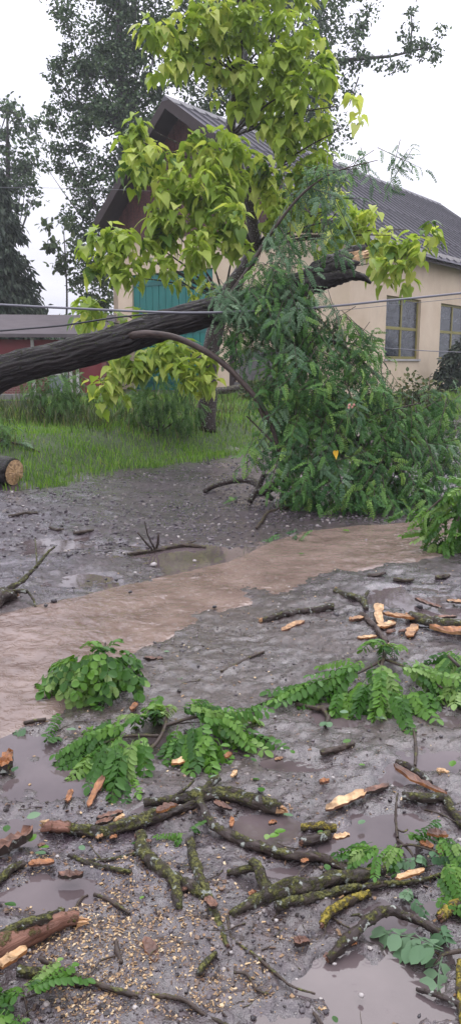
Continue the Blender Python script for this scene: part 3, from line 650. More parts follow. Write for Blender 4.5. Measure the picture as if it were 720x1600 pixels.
def wall_open(name, L_, Hfun, opens, depth_, plane, mat):
    """a wall with real openings: plane 'x' runs along local x at y=0 (outside -y), 'y' along local y at x=0 (outside -x)"""
    us = sorted({0, L_, *[o for a in opens for o in a[:2]]}); V, Fc = [], []
    def pt(u, d, z): return (u, d, z) if plane == 'x' else (d, u, z)
    def quad(a, b, c, d): o = len(V); V.extend([a, b, c, d]); Fc.append((o, o + 1, o + 2, o + 3))
    for u0, u1 in zip(us[:-1], us[1:]):
        zs = [(-.5, None)]
        op = [o for o in opens if o[0] <= u0 + 1e-6 and o[1] >= u1 - 1e-6]
        segs = []
        if op: segs = [(-.5, op[0][2], False), (op[0][3], None, True)]
        else: segs = [(-.5, None, True)]
        for z0, z1, top in segs:
            if not top and z1 <= z0 + .01: continue
            za, zb = (Hfun(u0), Hfun(u1)) if top else (z1, z1)
            quad(pt(u0, 0, z0), pt(u1, 0, z0), pt(u1, 0, zb), pt(u0, 0, za))
    for u0, u1, z0, z1 in opens:
        for a, b in (((u0, z0), (u0, z1)), ((u1, z0), (u1, z1)), ((u0, z0), (u1, z0)), ((u0, z1), (u1, z1))):
            quad(pt(a[0], 0, a[1]), pt(b[0], 0, b[1]), pt(b[0], depth_, b[1]), pt(a[0], depth_, a[1]))
    return link(name, mesh_py(name, V, Fc), mat, bld)
WIN = [(2.56 + 4.62 * k, 5.34 + 4.62 * k, 1.16, 3.30) for k in range(4)]
DOOR = (5.55, 9.55, -.5, 4.35)
wall_open('wall', BL, lambda u: WH, WIN, .30, 'x', M_STUCCO)
def gab(u): return AH - (AH - LH) * (u - AP) / (BW - AP) - .15 if u > AP else AH - (AH - WH) * (AP - u) / AP - .15
CLADZ = 5.55
wall_open('gable_wall', BW, lambda u: CLADZ if u > .9 else WH, [DOOR], .25, 'y', M_STUCCO)
boxes('rear_wall', [(0.0, BL, BW - .25, BW, -.5, LH - .1), (BL - .25, BL, .31, BW - .26, -.5, WH)], M_STUCCO, bld)
boxes('cornice', [(-.10, BL + .1, -.22, -.004, WH - .30, WH - .06), (-.10, BL + .1, -.34, -.224, WH - .14, WH + .0)], M_CORN, bld)
for k, (u0, u1, z0, z1) in enumerate(WIN):
    fr = boxes('window', [(u0 + .002, u0 + .09, .10, .17, z0 + .002, z1 - .002), (u1 - .09, u1 - .002, .10, .17, z0 + .002, z1 - .002), (u0 + .09, u1 - .09, .10, .17, z0 + .002, z0 + .09), (u0 + .09, u1 - .09, .10, .17, z1 - .09, z1 - .002),
                          ((u0 + u1) / 2 - .05, (u0 + u1) / 2 + .05, .095, .175, z0 + .09, z1 - .09), (u0 + .09, u1 - .09, .10, .17, z0 + 1.02, z0 + 1.12)], M_FRAME, bld)
    for a, b in ((u0 + .09, (u0 + u1) / 2 - .05), ((u0 + u1) / 2 + .05, u1 - .09)):
        for c, d in ((z0 + .09, z0 + 1.02), (z0 + 1.12, z1 - .09)): boxes('pane', [(a, b, .13, .14, c, d)], M_GLASS, fr)
    boxes('sill', [(u0 - .06, u1 + .06, -.06, .098, z0 - .07, z0)], M_CORN, fr)
dr = boxes('door', [(.10, .13, DOOR[0], DOOR[1], -.5, DOOR[3])], M_TEALD, bld)
nb = 12; wb = (DOOR[1] - DOOR[0]) / nb
for k in range(nb): boxes('plank', [(.075, .098, DOOR[0] + k * wb + .012, DOOR[0] + (k + 1) * wb - .012, -.45, DOOR[3] - .02)], M_TEAL, dr)
for z in (.25, 2.1, 3.9): boxes('rail', [(.05, .073, DOOR[0] + .05, DOOR[1] - .05, z, z + .16)], M_TEALD, dr)
# boards of the wooden gable
u = 0.95; k = 0
while u < BW - .05:
    u1 = min(u + .30, BW - .02); p0 = -.03 - .012 * (k % 2)
    zt0, zt1 = gab(u), gab(u1); V = [(p0, u, CLADZ), (p0, u1 - .012, CLADZ), (p0, u1 - .012, zt1), (p0, u, zt0), (p0 + .03, u, CLADZ), (p0 + .03, u1 - .012, CLADZ), (p0 + .03, u1 - .012, zt1), (p0 + .03, u, zt0)]
    if min(zt0, zt1) > CLADZ + .1: link('board', mesh_py('board', V, [(0, 3, 2, 1), (4, 5, 6, 7), (0, 1, 5, 4), (1, 2, 6, 5), (2, 3, 7, 6), (3, 0, 4, 7)]), M_CLAD, bld)
    u = u1; k += 1
# roof: deck, overlapping sheets, seams, verge boards
OV, ER, EL = .9, .45, -.05
def slope(t, side):                                               # t from the ridge (0) to the eave (1)
    if side > 0: y1, z1 = -ER, WH - (AH - WH) / AP * ER + .10
    else: y1, z1 = BW + EL, LH - (AH - LH) / (BW - AP) * EL
    return (AP + (y1 - AP) * t, AH + (z1 - AH) * t)
roof = None
for side in (1, -1):
    (y0, z0), (y1, z1) = slope(0, side), slope(1, side)
    V = [(-OV, y0, z0 - .06), (BL + .5, y0, z0 - .06), (BL + .5, y1, z1 - .06), (-OV, y1, z1 - .06), (-OV, y0, z0 - .22), (BL + .5, y0, z0 - .22), (BL + .5, y1, z1 - .20), (-OV, y1, z1 - .20)]
    dk = link('roof' if side > 0 else 'roof_rear', mesh_py('roof', V, [(0, 1, 2, 3), (7, 6, 5, 4), (0, 4, 5, 1), (1, 5, 6, 2), (2, 6, 7, 3), (3, 7, 4, 0)]), M_DARKTIMBER, bld)
    NX, NR = 34, 4; wx = (BL + .5 + OV + .04) / NX
    nrm = Vector((0, -(z1 - z0), (y1 - y0))).normalized()
    if nrm.z < 0: nrm = -nrm
    shm = None
    for i in range(NX):
        for j in range(NR if side > 0 else 1):
            nr = NR if side > 0 else 1
            xa = -OV - .02 + i * wx; ta, tb_ = j / nr, min(1.02, (j + 1) / nr + .015)
            ya, za = slope(ta, side); yb, zb = slope(tb_, side); h0 = -.045; h1 = -.025; lift = random.uniform(0, .006)
            pts = [Vector((xa + .008, ya, za)) + nrm * h0, Vector((xa + wx - .008, ya, za)) + nrm * h0, Vector((xa + wx - .008, yb, zb)) + nrm * (h1 + lift), Vector((xa + .008, yb, zb)) + nrm * (h1 + lift)]
            V = [p + nrm * .0 for p in pts] + [p + nrm * .03 for p in pts]
            link('roof_sheet', mesh_py('roof_sheet', V, [(3, 2, 1, 0), (4, 5, 6, 7), (0, 1, 5, 4), (1, 2, 6, 5), (2, 3, 7, 6), (3, 0, 4, 7)]), M_ROOF, dk)
    for i in range(0, NX + 1):
        xa = -OV - .02 + i * wx; V = []
        for t in (0, 1):
            yy, zz = slope(t, side); c = Vector((xa, yy, zz)); V += [c + Vector((-.018, 0, 0)), c + Vector((.018, 0, 0)), c + Vector((.012, 0, 0)) + nrm * .055, c + Vector((-.012, 0, 0)) + nrm * .055]
        link('seam', mesh_py('seam', V, [(0, 1, 5, 4), (1, 2, 6, 5), (2, 3, 7, 6), (3, 0, 4, 7), (0, 3, 2, 1), (4, 5, 6, 7)]), M_SEAM, dk)
    for nm, x in (('verge_board', -OV - .05),):
        V = []
        for t in (0, 1):
            yy, zz = slope(t, side); V += [(x, yy, zz - .34), (x + .028, yy, zz - .34), (x + .028, yy, zz + .06), (x, yy, zz + .06)]
        link(nm, mesh_py(nm, V, [(0, 1, 5, 4), (1, 2, 6, 5), (2, 3, 7, 6), (3, 0, 4, 7), (0, 3, 2, 1), (4, 5, 6, 7)]), M_DARKTIMBER, dk)
V = [(-OV - .06, AP - .16, AH - .10), (-OV - .06, AP, AH + .10), (-OV - .06, AP + .16, AH - .10), (BL + .55, AP - .16, AH - .10), (BL + .55, AP, AH + .10), (BL + .55, AP + .16, AH - .10)]
link('ridge_cap', mesh_py('ridge_cap', V, [(0, 1, 4, 3), (1, 2, 5, 4), (0, 2, 1), (3, 4, 5)]), M_SEAM, bld)

# block pier beside the door
def local_b(x, y, z=0): return bld.matrix_basis @ Vector((x, y, z))
bld_m = Matrix.Translation(bld.location) @ Matrix.Rotation(RZ, 4, 'Z')
pc = P(408, 570, 25.0)
pier = empty('block_wall', (pc.x, 25.0, float(HM(pc.x, 25)) - .05), 'short grey concrete block wall standing right of the teal door', 'wall', rz=RZ + math.pi / 2 * 0 - math.pi / 2 + .3)
for r_ in range(6):
    for c_ in range(3):
        off = -.25 if r_ % 2 else 0
        boxes('block', [(-.75 + c_ * .50 + off * .5, -.75 + c_ * .50 + .485 + off * .5, -.10 + random.uniform(-.012, .012), .10, r_ * .245, r_ * .245 + .232)], M_CONC, pier)
boxes('mortar_bed', [(-.70, .55, -.075, .075, .005, 1.43)], M_MORTAR, pier)
boxes('post', [(-1.02, -.86, -.1, .1, -.1, 1.75)], M_DARKTIMBER, pier)

# low shed and concrete edge wall at left
M_BRICK = None
def brick():
    m, t, b, o = newmat('weathered_red_brick'); br = N(t, 'ShaderNodeTexBrick', Scale=4.2); br.inputs['Color1'].default_value = (.19, .045, .040, 1); br.inputs['Color2'].default_value = (.13, .035, .032, 1); br.inputs['Mortar'].default_value = (.25, .21, .19, 1); br.inputs['Mortar Size'].default_value = .02
    L(t, coords(t, 'Object'), br.inputs['Vector']); v = N(t, 'ShaderNodeMapping'); v.inputs['Rotation'].default_value = (math.radians(90), 0, 0); L(t, coords(t, 'Object'), v.inputs[0]); L(t, v.outputs[0], br.inputs['Vector'])
    L(t, br.outputs[0], b.inputs['Base Color']); b.inputs['Roughness'].default_value = .8; return m
M_BRICK = brick()
M_SHEDROOF = plain('pinkish_shed_roof', (.105, .09, .093), .8, .2, .3, 2)
M_WHITE = plain('chalky_white_post', (.42, .40, .38), .8, .3, .2)
M_REDP = plain('dark_red_paint', (.16, .022, .026), .6, .4, .3, 2)
M_GREYDOOR = plain('grey_blue_door', (.17, .18, .21), .6, .4, .3, 3)
sc_ = P(60, 568, 27.5); shed = empty('brick_shed', (sc_.x, 27.5, .6), 'low red brick shed with flat grey roof behind the fallen trunk', 'shed', rz=.12)
boxes('wall', [(-7.0, 2.3, 0, .25, -.3, 1.75)], M_BRICK, shed)
boxes('red_band', [(-7.0, 2.34, -.05, -.004, 1.28, 1.80)], M_REDP, shed)
boxes('side_wall', [(2.05, 2.3, .255, 4.0, -.3, 1.72)], M_BRICK, shed)
rf = link('roof', mesh_py('roof', [(-7.3, -.45, 1.86), (2.6, -.45, 1.86), (2.6, 4.2, 2.75), (-7.3, 4.2, 2.75), (-7.3, -.45, 1.98), (2.6, -.45, 1.98), (2.6, 4.2, 2.87), (-7.3, 4.2, 2.87)], [(0, 3, 2, 1), (4, 5, 6, 7), (0, 1, 5, 4), (1, 2, 6, 5), (2, 3, 7, 6), (3, 0, 4, 7)]), M_SHEDROOF, shed)
for x in (-3.2, -1.6, -.2, 1.05, 1.28): boxes('post', [(x, x + .10, -.16, -.06, -.3, 1.86)], M_WHITE, shed)
dd = boxes('door', [(.35, 1.0, -.03, -.004, -.1, 1.25)], M_GREYDOOR, shed); boxes('door_rail', [(.35, 1.0, -.05, -.031, .6, .68)], M_WHITE, dd)
boxes('red_panel', [(1.42, 2.15, -.03, -.004, -.1, 1.25)], M_REDP, shed)
cw = P(20, 568, 17.5); cwl = empty('concrete_edge_wall', (cw.x, 17.5, float(HM(cw.x, 17.5)) - .1), 'low weathered concrete edge wall under the log at the left edge', 'wall', rz=.06)
for k in range(5): boxes('panel', [(-5.6 + k * 1.25, -5.6 + k * 1.25 + 1.23, -.06, .06, -.2, .30 + .02 * (k % 2))], M_CONC, cwl); boxes('coping', [(-5.6 + k * 1.25, -5.6 + k * 1.25 + 1.235, -.085, .085, .325, .44)], M_MORTAR, cwl)
bm0, bm1 = G(318, 612), G(384, 606)
tube('dark_beam', [P(318, 612, 23.4), P(350, 610, 23.6), P(384, 604, 23.8)], [.10, .11, .10], M_DARKB, seg=8, amp=.05)
tag(bpy.data.objects['dark_beam'], 'dark round timber lying in the grass before the teal door', 'timber')

# ------------------------------------------------------------------ grass and weeds
BLADE = []
for s_ in range(4):
    bd = random.uniform(.15, .6); BLADE.append(([(-.045, 0, 0), (.045, 0, 0), (.036, bd * .25, .5), (-.036, bd * .25, .5), (0, bd, .95 - bd * .25)], [(0, 1, 2, 3), (3, 2, 4)]))
def grass(name, n, ymax, hmin, hmax, mat, label, mask, parent=None):
    y = RNG.uniform(0, 1, n) ** 1.5 * ymax; x = RNG.uniform(-1, 1, n) * 10 - 0
    yy = edge(x) - .45 + y; k = mask(x, yy, y) > RNG.random(n); x, yy, y = x[k], yy[k], y[k]
    kk = np.abs(x) < yy * .42 + 1.2; x, yy = x[kk], yy[kk]; n = len(x); z = HF(x, yy) - .01
    th = RNG.random(n) * 6.283; D = np.stack([np.cos(th), np.sin(th), np.zeros(n)], 1); Nn = np.tile([0, 0, 1.], (n, 1)) + RNG.normal(size=(n, 3)) * .18
    h = hmin + (hmax - hmin) * RNG.random(n) * (.5 + .9 * vnoise(x * 1.2, yy * 1.2, 60))
    X = basis(D, Nn, np.ones(n)); S = np.stack([np.minimum(h * 1.0, .20), h, h], 1); Mx = X * S[:, None, :]
    tag(scatter(name, BLADE, Mx, np.stack([x, yy, z], 1), mat, smooth=False), label, 'grass', kind='stuff')
grass('grass', 190000, 15, .06, .17, M_GRASS, 'green grass on the verge along the far road edge', lambda x, y, d: sstep(-.1, .9, d + 1.2 * (vnoise(x * 1.4, y * 1.4, 20) - .5)) * (.35 + .65 * vnoise(x * 2.3, y * 2.3, 61)))
grass('tall_weeds', 26000, 9, .15, .60, M_WEED, 'tall seeding weeds behind the verge grass', lambda x, y, d: sstep(1.6, 3.2, d) * sstep(.30, .6, vnoise(x * .9, y * .9, 62)) * (x < 1.2))

# ------------------------------------------------------------------ shrubs on the verge
def shrub(label, px, py, Y, ells, mat, n, tmpl, size, name='shrub', droop=.7, stems=7):
    b = P(px, py, Y); base = (b.x, Y, float(HM(b.x, Y)) - .02); root = empty(name, base, label, 'shrub'); Ts, Ms, st = [], [], []
    tot = sum(e[1][0] * e[1][2] for e in ells)
    for c, r in ells:
        k = int(n * r[0] * r[2] / tot); pos, u_ = in_ell(k, c, r, .45); pos += RNG.normal(size=pos.shape) * .04; pos[:, 2] = np.maximum(pos[:, 2], base[2] + .03); Ts.append(pos)
        Ms.append(basis(u_ * .8 + RNG.normal(size=(k, 3)) * .5 + [0, 0, -droop], u_ * .5 + [0, -.2, .9] + RNG.normal(size=(k, 3)) * .35, size * RNG.uniform(.6, 1.25, k)))
        for _ in range(max(2, stems // len(ells))): q = c + unit(1)[0] * r * .6; st.append(([base, tuple((np.array(base) + q) / 2 + RNG.normal(size=3) * .05), tuple(q)], [.018, .012, .005]))
    scatter('foliage', tmpl, np.concatenate(Ms), np.concatenate(Ts), mat, root, (0, 0, 0)).location = -Vector(base)
    tubes('stems', st, M_TWIG, root, (0, 0, 0), seg=5, step=.2).location = -Vector(base)
    return root
shrub('bushy green locust shrub in the verge below the fallen trunk at left', 85, 660, 15.2, [E(*q, 15.2) for q in [(85, 600, 45, 28), (50, 605, 28, 20), (110, 610, 38, 30), (80, 635, 45, 25)]], M_SHRUB, 420, FR_LO, .95)
shrub('weeping dark green shrub beneath the hanging golden leaves', 250, 668, 14.6, [E(*q, 14.6) for q in [(250, 615, 50, 30), (215, 640, 38, 30), (285, 640, 35, 28), (245, 655, 50, 22)]], M_SHRUB, 520, FR_LO, .95, droop=1.1)
shrub('dark rounded shrub against the cream wall at the right edge', 712, 600, 29.5, [E(*q, 29.5) for q in [(712, 572, 24, 24), (730, 560, 30, 30), (700, 590, 22, 16)]], M_FAR2, 2600, [simple_leaf()], .16)
shrub('sparse yellow-green weed bush in front of the second window', 640, 660, 17.5, [E(*q, 17.5) for q in [(640, 605, 18, 22), (668, 612, 22, 16), (632, 630, 22, 20), (660, 640, 28, 16)]], M_WEED, 700, [simple_leaf()], .10, droop=.3)
shrub('dry straw-coloured weed tuft beside the block wall', 405, 618, 22.5, [E(*q, 22.5) for q in [(408, 610, 22, 12), (395, 615, 20, 10)]], M_WEED, 500, [simple_leaf()], .14, droop=-.3)
shrub('leafy weeds at the left edge behind the cut log', 4, 700, 12.0, [E(*q, 12.0) for q in [(0, 680, 22, 22), (18, 690, 20, 12)]], M_SHRUB, 160, FR_LO, .8)

# ------------------------------------------------------------------ golden catalpa
YT = 15.6
cb = P(322, 660, YT); CB = Vector((cb.x, YT, float(HM(cb.x, YT)) - .05))
cat = empty('catalpa_tree', CB, 'golden catalpa tree with big heart-shaped leaves behind the fallen trunk', 'tree')
ct = [(CB, .20), (P(328, 560, YT), .17), (P(350, 470, YT), .16), (P(395, 390, YT), .14), (P(385, 300, YT), .12), (P(360, 215, YT), .10), (P(372, 120, YT), .07), (P(380, 20, YT), .05), (P(385, -90, YT), .02)]
tube('trunk', [p for p, r in ct], [r for p, r in ct], M_DARKB, cat, (0, 0, 0), seg=14, amp=.08).location = -CB
CL = [(330, -60, 90, 50, 15.6, 1), (440, -40, 70, 55, 15.6, 1), (310, 30, 50, 45, 15, 1), (255, 55, 38, 30, 14.8, 1), (262, 100, 32, 26, 14.8, 1), (300, 80, 40, 25, 15.2, 1), (375, 40, 50, 40, 15.4, 1), (440, 55, 60, 40, 15, 1), (500, 75, 28, 26, 15, 1), (345, 90, 40, 30, 15.4, 1),
      (430, 105, 55, 35, 14.8, 1), (480, 130, 40, 32, 14.6, 1), (420, 160, 55, 35, 15.2, 1.2), (480, 180, 42, 32, 15, 1.2), (510, 110, 20, 30, 15, 1), (450, 205, 50, 26, 15.2, 1.1), (465, 225, 40, 24, 15, 1), (400, 130, 40, 30, 15.4, 1), (355, 130, 30, 26, 15.4, .8), (360, 280, 30, 40, 14.2, .9), (350, 310, 26, 30, 13.8, 1), (255, 345, 40, 22, 13.6, .9), (260, 320, 30, 22, 13.6, .9), (430, 330, 36, 26, 14.8, .9), (480, 290, 30, 26, 15, 1), (545, 320, 24, 26, 14.4, .9),
      (330, 212, 45, 16, 14.2, .9), (350, 228, 55, 25, 14, 1), (310, 240, 40, 28, 14, 1), (225, 200, 26, 16, 13.8, 1), (225, 225, 38, 28, 13.8, 1), (245, 255, 42, 30, 13.8, .8), (215, 265, 30, 25, 13.6, .9), (280, 290, 45, 35, 13.6, .9), (320, 285, 40, 40, 13.6, .9),
      (300, 330, 38, 30, 13.5, .9), (205, 365, 45, 25, 13.4, 1), (165, 385, 38, 25, 13.3, 1), (215, 405, 55, 30, 13.4, .8), (150, 410, 22, 22, 13.3, 1), (190, 435, 34, 18, 13.3, .9), (265, 390, 45, 30, 13.6, .6), (320, 390, 34, 36, 13.2, 1), (350, 350, 34, 38, 13.2, 1), (370, 380, 24, 26, 13.4, 1), (300, 440, 50, 22, 14, .5),
      (440, 290, 50, 36, 15, 1), (410, 250, 30, 25, 14.8, 1), (475, 250, 40, 24, 15, .9), (510, 300, 36, 34, 15, .8), (550, 165, 12, 18, 14.4, .6), (552, 195, 10, 16, 14.4, .6), (460, 340, 50, 26, 15, .7), (530, 370, 34, 36, 14.2, 1), (560, 340, 24, 30, 14, .8), (590, 370, 26, 26, 13.8, .8), (605, 410, 28, 28, 13.5, 1), (632, 395, 30, 26, 13.4, 1), (665, 360, 22, 22, 13.4, .8), (640, 370, 20, 18, 13.4, .8), (625, 430, 26, 14, 13.4, .8),
      (150, 480, 38, 16, 13.6, .9), (195, 495, 36, 16, 13.6, .8), (125, 495, 22, 16, 13.6, .7), (240, 530, 40, 20, 13.8, .5), (180, 590, 34, 32, 13.2, 1.1), (205, 565, 34, 22, 13.2, 1), (235, 580, 30, 24, 13.2, .8), (255, 560, 24, 26, 13.3, 1), (300, 575, 34, 26, 13.1, 1.2), (310, 595, 26, 18, 13.1, 1), (290, 545, 34, 20, 13.4, .9), (165, 620, 18, 16, 13.2, .8)]
Ts, Ms, Tint, limbs = [], [], [], []
trunk_w = [p for p, r in ct]
for px, py, rx, ry, Y, dens in CL:
    c, r = E(px, py, rx, ry, Y); r[1] = max(r[1], .25); k = max(6, int(dens * (1.6 if py > 470 else 1.45) * rx * ry * 3.14 / 58))
    nr = max(1, k // 8); cen, u_ = in_ell(nr, c, r * .95, .2); k = nr * 8
    th = RNG.random(k) * 6.283; rad = np.stack([np.cos(th), np.sin(th), np.zeros(k)], 1); cc_ = np.repeat(cen, 8, 0); tilt = np.tile(np.linspace(.05, .82, 8), nr)[:, None]     # leaves fan from each shoot tip, the lower ones hang
    pos = cc_ + rad * RNG.uniform(.02, .09, (k, 1)) + np.array([0, 0, 1.]) * (.10 - .30 * tilt) * .8 + RNG.normal(size=(k, 3)) * .03
    D = rad * (1.05 - .6 * tilt) + np.array([0, 0, -1.]) * (.15 + .9 * tilt) + RNG.normal(size=(k, 3)) * .16; Nn = rad * (.25 + .75 * tilt) + np.array([0, 0, 1.0]) * (1.05 - .6 * tilt) + RNG.normal(size=(k, 3)) * .14
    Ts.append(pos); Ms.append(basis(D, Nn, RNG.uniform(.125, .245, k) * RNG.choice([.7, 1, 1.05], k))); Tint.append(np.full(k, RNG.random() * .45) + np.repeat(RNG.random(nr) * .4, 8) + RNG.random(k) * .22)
    q = Vector(c); tp = min(trunk_w[1:], key=lambda t: (t - q).length + 1.4 * max(0, t.z - q.z)); md = (tp + q) / 2 + Vector((0, 0, .12)); limbs.append(([tp, md, tp + (q - tp) * .9 + Vector((0, 0, .05))], [.028, .016, .006]))
Ts = np.concatenate(Ts); Ms = np.concatenate(Ms); Tint = np.clip(np.concatenate(Tint), 0, 1)
for lp, lr in limbs: tube('limb', lp, lr, M_DARKB, cat, (0, 0, 0), seg=6, step=.25, amp=.05).location = -CB
order = np.argsort(Ts[:, 1] + RNG.random(len(Ts)) * .6 + 50 * (Ts[:, 2] > P(360, 0, YT).z)); near_, rest = order[:300], order[300:]
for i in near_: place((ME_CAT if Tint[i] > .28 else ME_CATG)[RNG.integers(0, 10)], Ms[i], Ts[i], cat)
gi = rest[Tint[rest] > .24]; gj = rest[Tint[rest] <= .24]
for nm, ii, mt in (('foliage', gi, M_CATALPA), ('green_foliage', gj, M_CATGREEN)):  # leaves with a low random tint take the greener leaf colour
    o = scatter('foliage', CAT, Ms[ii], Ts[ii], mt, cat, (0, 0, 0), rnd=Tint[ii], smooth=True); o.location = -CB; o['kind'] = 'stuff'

# ------------------------------------------------------------------ fallen robinia
YF = 9.6
TR = [(-150, 735, 32, 9.3), (-95, 672, 30, 9.4), (-40, 612, 27, 9.5), (0, 584, 24, 9.55), (60, 566, 22, 9.6), (120, 551, 22, 9.6), (180, 534, 22, 9.6), (240, 513, 20.5, 9.65), (300, 495, 20, 9.65), (350, 483, 19, 9.7), (420, 464, 18.5, 9.75), (480, 441, 18, 9.8), (525, 419, 17, 9.85), (550, 406, 12, 9.9)]
tp_ = [P(a, b, y) for a, b, r, y in TR]; tp_[0].z = max(tp_[0].z, .15); tr_ = [r * m_per_px(p) for p, (a, b, r, y) in zip(tp_, TR)]
FB = Vector((tp_[0].x - .15, tp_[0].y, 0.0)); rob = empty('fallen_locust_tree', FB, 'storm-broken locust tree leaning across with dark furrowed trunk and green crown on the ground', 'tree')
tube('trunk', [tuple(FB + Vector((-.02, 0, -.1)))] + tp_, [tr_[0] * 1.25] + tr_, M_TRUNK, rob, (0, 0, 0), seg=110, step=.028, amp=.05, knob=.12, ridge=.115).location = -FB
tube('broken_prong', [P(470, 450, 9.72), P(510, 438, 9.68), (P(545, 431, 9.64)), P(566, 433, 9.62), P(579, 443, 9.6)], [.10, .085, .055, .035, .010], M_TRUNK, rob, (0, 0, 0), seg=30, step=.02, amp=.3, ridge=.2).location = -FB
tube('broken_prong', [P(490, 430, 9.9), P(530, 406, 9.92), P(556, 392, 9.95), P(570, 384, 9.97)], [.11, .10, .06, .012], M_TRUNK, rob, (0, 0, 0), seg=30, step=.02, amp=.3, ridge=.2, seed=3).location = -FB
tube('broken_prong', [P(505, 430, 9.75), P(540, 415, 9.72), P(562, 410, 9.7)], [.08, .06, .008], M_TRUNK, rob, (0, 0, 0), seg=20, step=.02, amp=.3, ridge=.2, seed=8).location = -FB
e = P(552, 404, 9.85); o = splinters('torn_wood', e, P(600, 384, 9.9) - P(540, 408, 9.8), .085, M_PALEWOOD, rob, (0, 0, 0), 2.4, 22, 5); o.location = -FB
tube('limb', [P(185, 532, 9.62), P(214, 523, 9.42), P(260, 524, 9.2), P(300, 538, 9.1), P(345, 565, 9.0), P(385, 605, 8.9), P(412, 640, 8.85), P(432, 690, 8.8), P(440, 740, 8.8)], [.050, .046, .040, .036, .033, .031, .028, .022, .015], M_LIMB, rob, (0, 0, 0), seg=12, amp=.06).location = -FB
tubes('twig', [([P(398, 622, 8.88), P(410, 650, 8.8), P(414, 668, 8.8)], [.022, .018, .012]), ([P(385, 650, 8.9), P(400, 665, 8.9), P(425, 690, 8.8)], [.008, .010, .012])], M_TWIG, rob, (0, 0, 0), seg=7).location = -FB
tube('upright_shoot', [P(352, 470, 9.5), P(385, 425, 9.45), P(425, 362, 9.4), P(470, 305, 9.4), P(520, 270, 9.5), P(590, 250, 9.6)], [.030, .026, .020, .015, .010, .004], M_TWIG, rob, (0, 0, 0), seg=8).location = -FB
crown_limbs = [([P(440, 455, 9.7), P(470, 520, 9.5), P(500, 620, 9.3), P(520, 720, 9.1), P(540, 790, 8.9)], [.10, .085, .06, .045, .02]), ([P(500, 620, 9.3), P(560, 690, 9.2), P(620, 740, 9.1)], [.05, .035, .015]), ([P(470, 520, 9.5), P(540, 545, 9.4), P(600, 600, 9.3)], [.04, .028, .01]),
               ([P(560, 690, 9.2), P(580, 650, 9.1), P(625, 637, 9.0), P(655, 630, 9.0)], [.022, .016, .012, .006]), ([P(400, 465, 9.6), P(380, 500, 9.35), P(370, 540, 9.3)], [.03, .02, .006]), ([P(500, 640, 9.3), P(450, 720, 8.9), P(440, 780, 8.7)], [.04, .03, .012]), ([P(620, 740, 9.1), P(680, 700, 9.3), P(735, 680, 9.5)], [.03, .02, .01])]
for lp, lr in crown_limbs: tube('limb', lp, lr, M_DARKB, rob, (0, 0, 0), seg=9, step=.06).location = -FB
tubes('broken_bough', [([P(318, 768, 9.9), P(340, 757, 9.85), P(372, 750, 9.6), P(395, 752, 9.4), P(412, 768, 9.2), P(425, 780, 9.1)], [.030, .036, .042, .045, .045, .03]), ([P(390, 784, 8.9), P(402, 765, 9.0), P(412, 742, 9.1)], [.035, .035, .03]), ([P(405, 770, 8.9), P(430, 758, 9.0)], [.05, .06])], M_DARKB, rob, (0, 0, 0), seg=10).location = -FB
RC = [(400, 470, 62, 30, 9.3, 1.5), (375, 500, 40, 36, 9.25, 1.5), (430, 430, 46, 30, 9.35, 1.3), (420, 500, 55, 40, 9.25, 1.5), (365, 535, 26, 24, 9.3, 1), (345, 470, 26, 20, 9.3, .8), (440, 470, 50, 36, 9.35, 1.2), (480, 480, 50, 34, 9.3, 1.2),
      (470, 385, 46, 30, 9.5, .62), (450, 345, 36, 34, 9.5, .62), (490, 320, 40, 34, 9.5, .62), (515, 345, 34, 40, 9.5, .62), (545, 285, 40, 26, 9.6, .62), (505, 280, 40, 20, 9.5, .62), (570, 250, 30, 16, 9.6, .62), (610, 250, 20, 14, 9.65, .62), (628, 268, 13, 22, 9.65, .62), (430, 395, 36, 26, 9.4, 0.85),
      (470, 520, 60, 40, 9.2, 1), (530, 520, 50, 36, 9.3, 1), (500, 570, 80, 50, 9.1, 1.1), (560, 580, 55, 50, 9.2, 1), (470, 600, 60, 50, 9.0, 1), (545, 630, 70, 50, 9.0, 1), (490, 660, 70, 50, 8.9, 1.1), (450, 680, 45, 50, 8.9, .9), (560, 690, 75, 45, 8.9, 1), (470, 740, 60, 50, 8.75, 1.1), (475, 790, 40, 30, 8.6, 1), (540, 740, 70, 45, 8.8, 1), (600, 740, 60, 50, 8.8, 1), (580, 785, 70, 30, 8.65, 1.1), (640, 770, 60, 36, 8.9, 1), (420, 620, 28, 36, 9.0, .5), (395, 695, 26, 20, 9.0, .45), (410, 720, 24, 26, 8.9, .6),
      (640, 680, 60, 36, 9.2, 1), (655, 715, 50, 34, 9.1, 1), (620, 660, 46, 30, 9.2, .9), (610, 705, 50, 36, 9.0, 1), (690, 640, 40, 30, 9.5, .8), (660, 650, 45, 22, 9.3, .8), (690, 780, 50, 26, 9.2, 1), (700, 690, 50, 40, 9.4, .9), (690, 740, 45, 40, 9.2, .9), (720, 610, 36, 22, 9.6, .6), (600, 640, 36, 34, 9.2, .7)]
Ts, Ms, Pa, TW = [], [], [], []
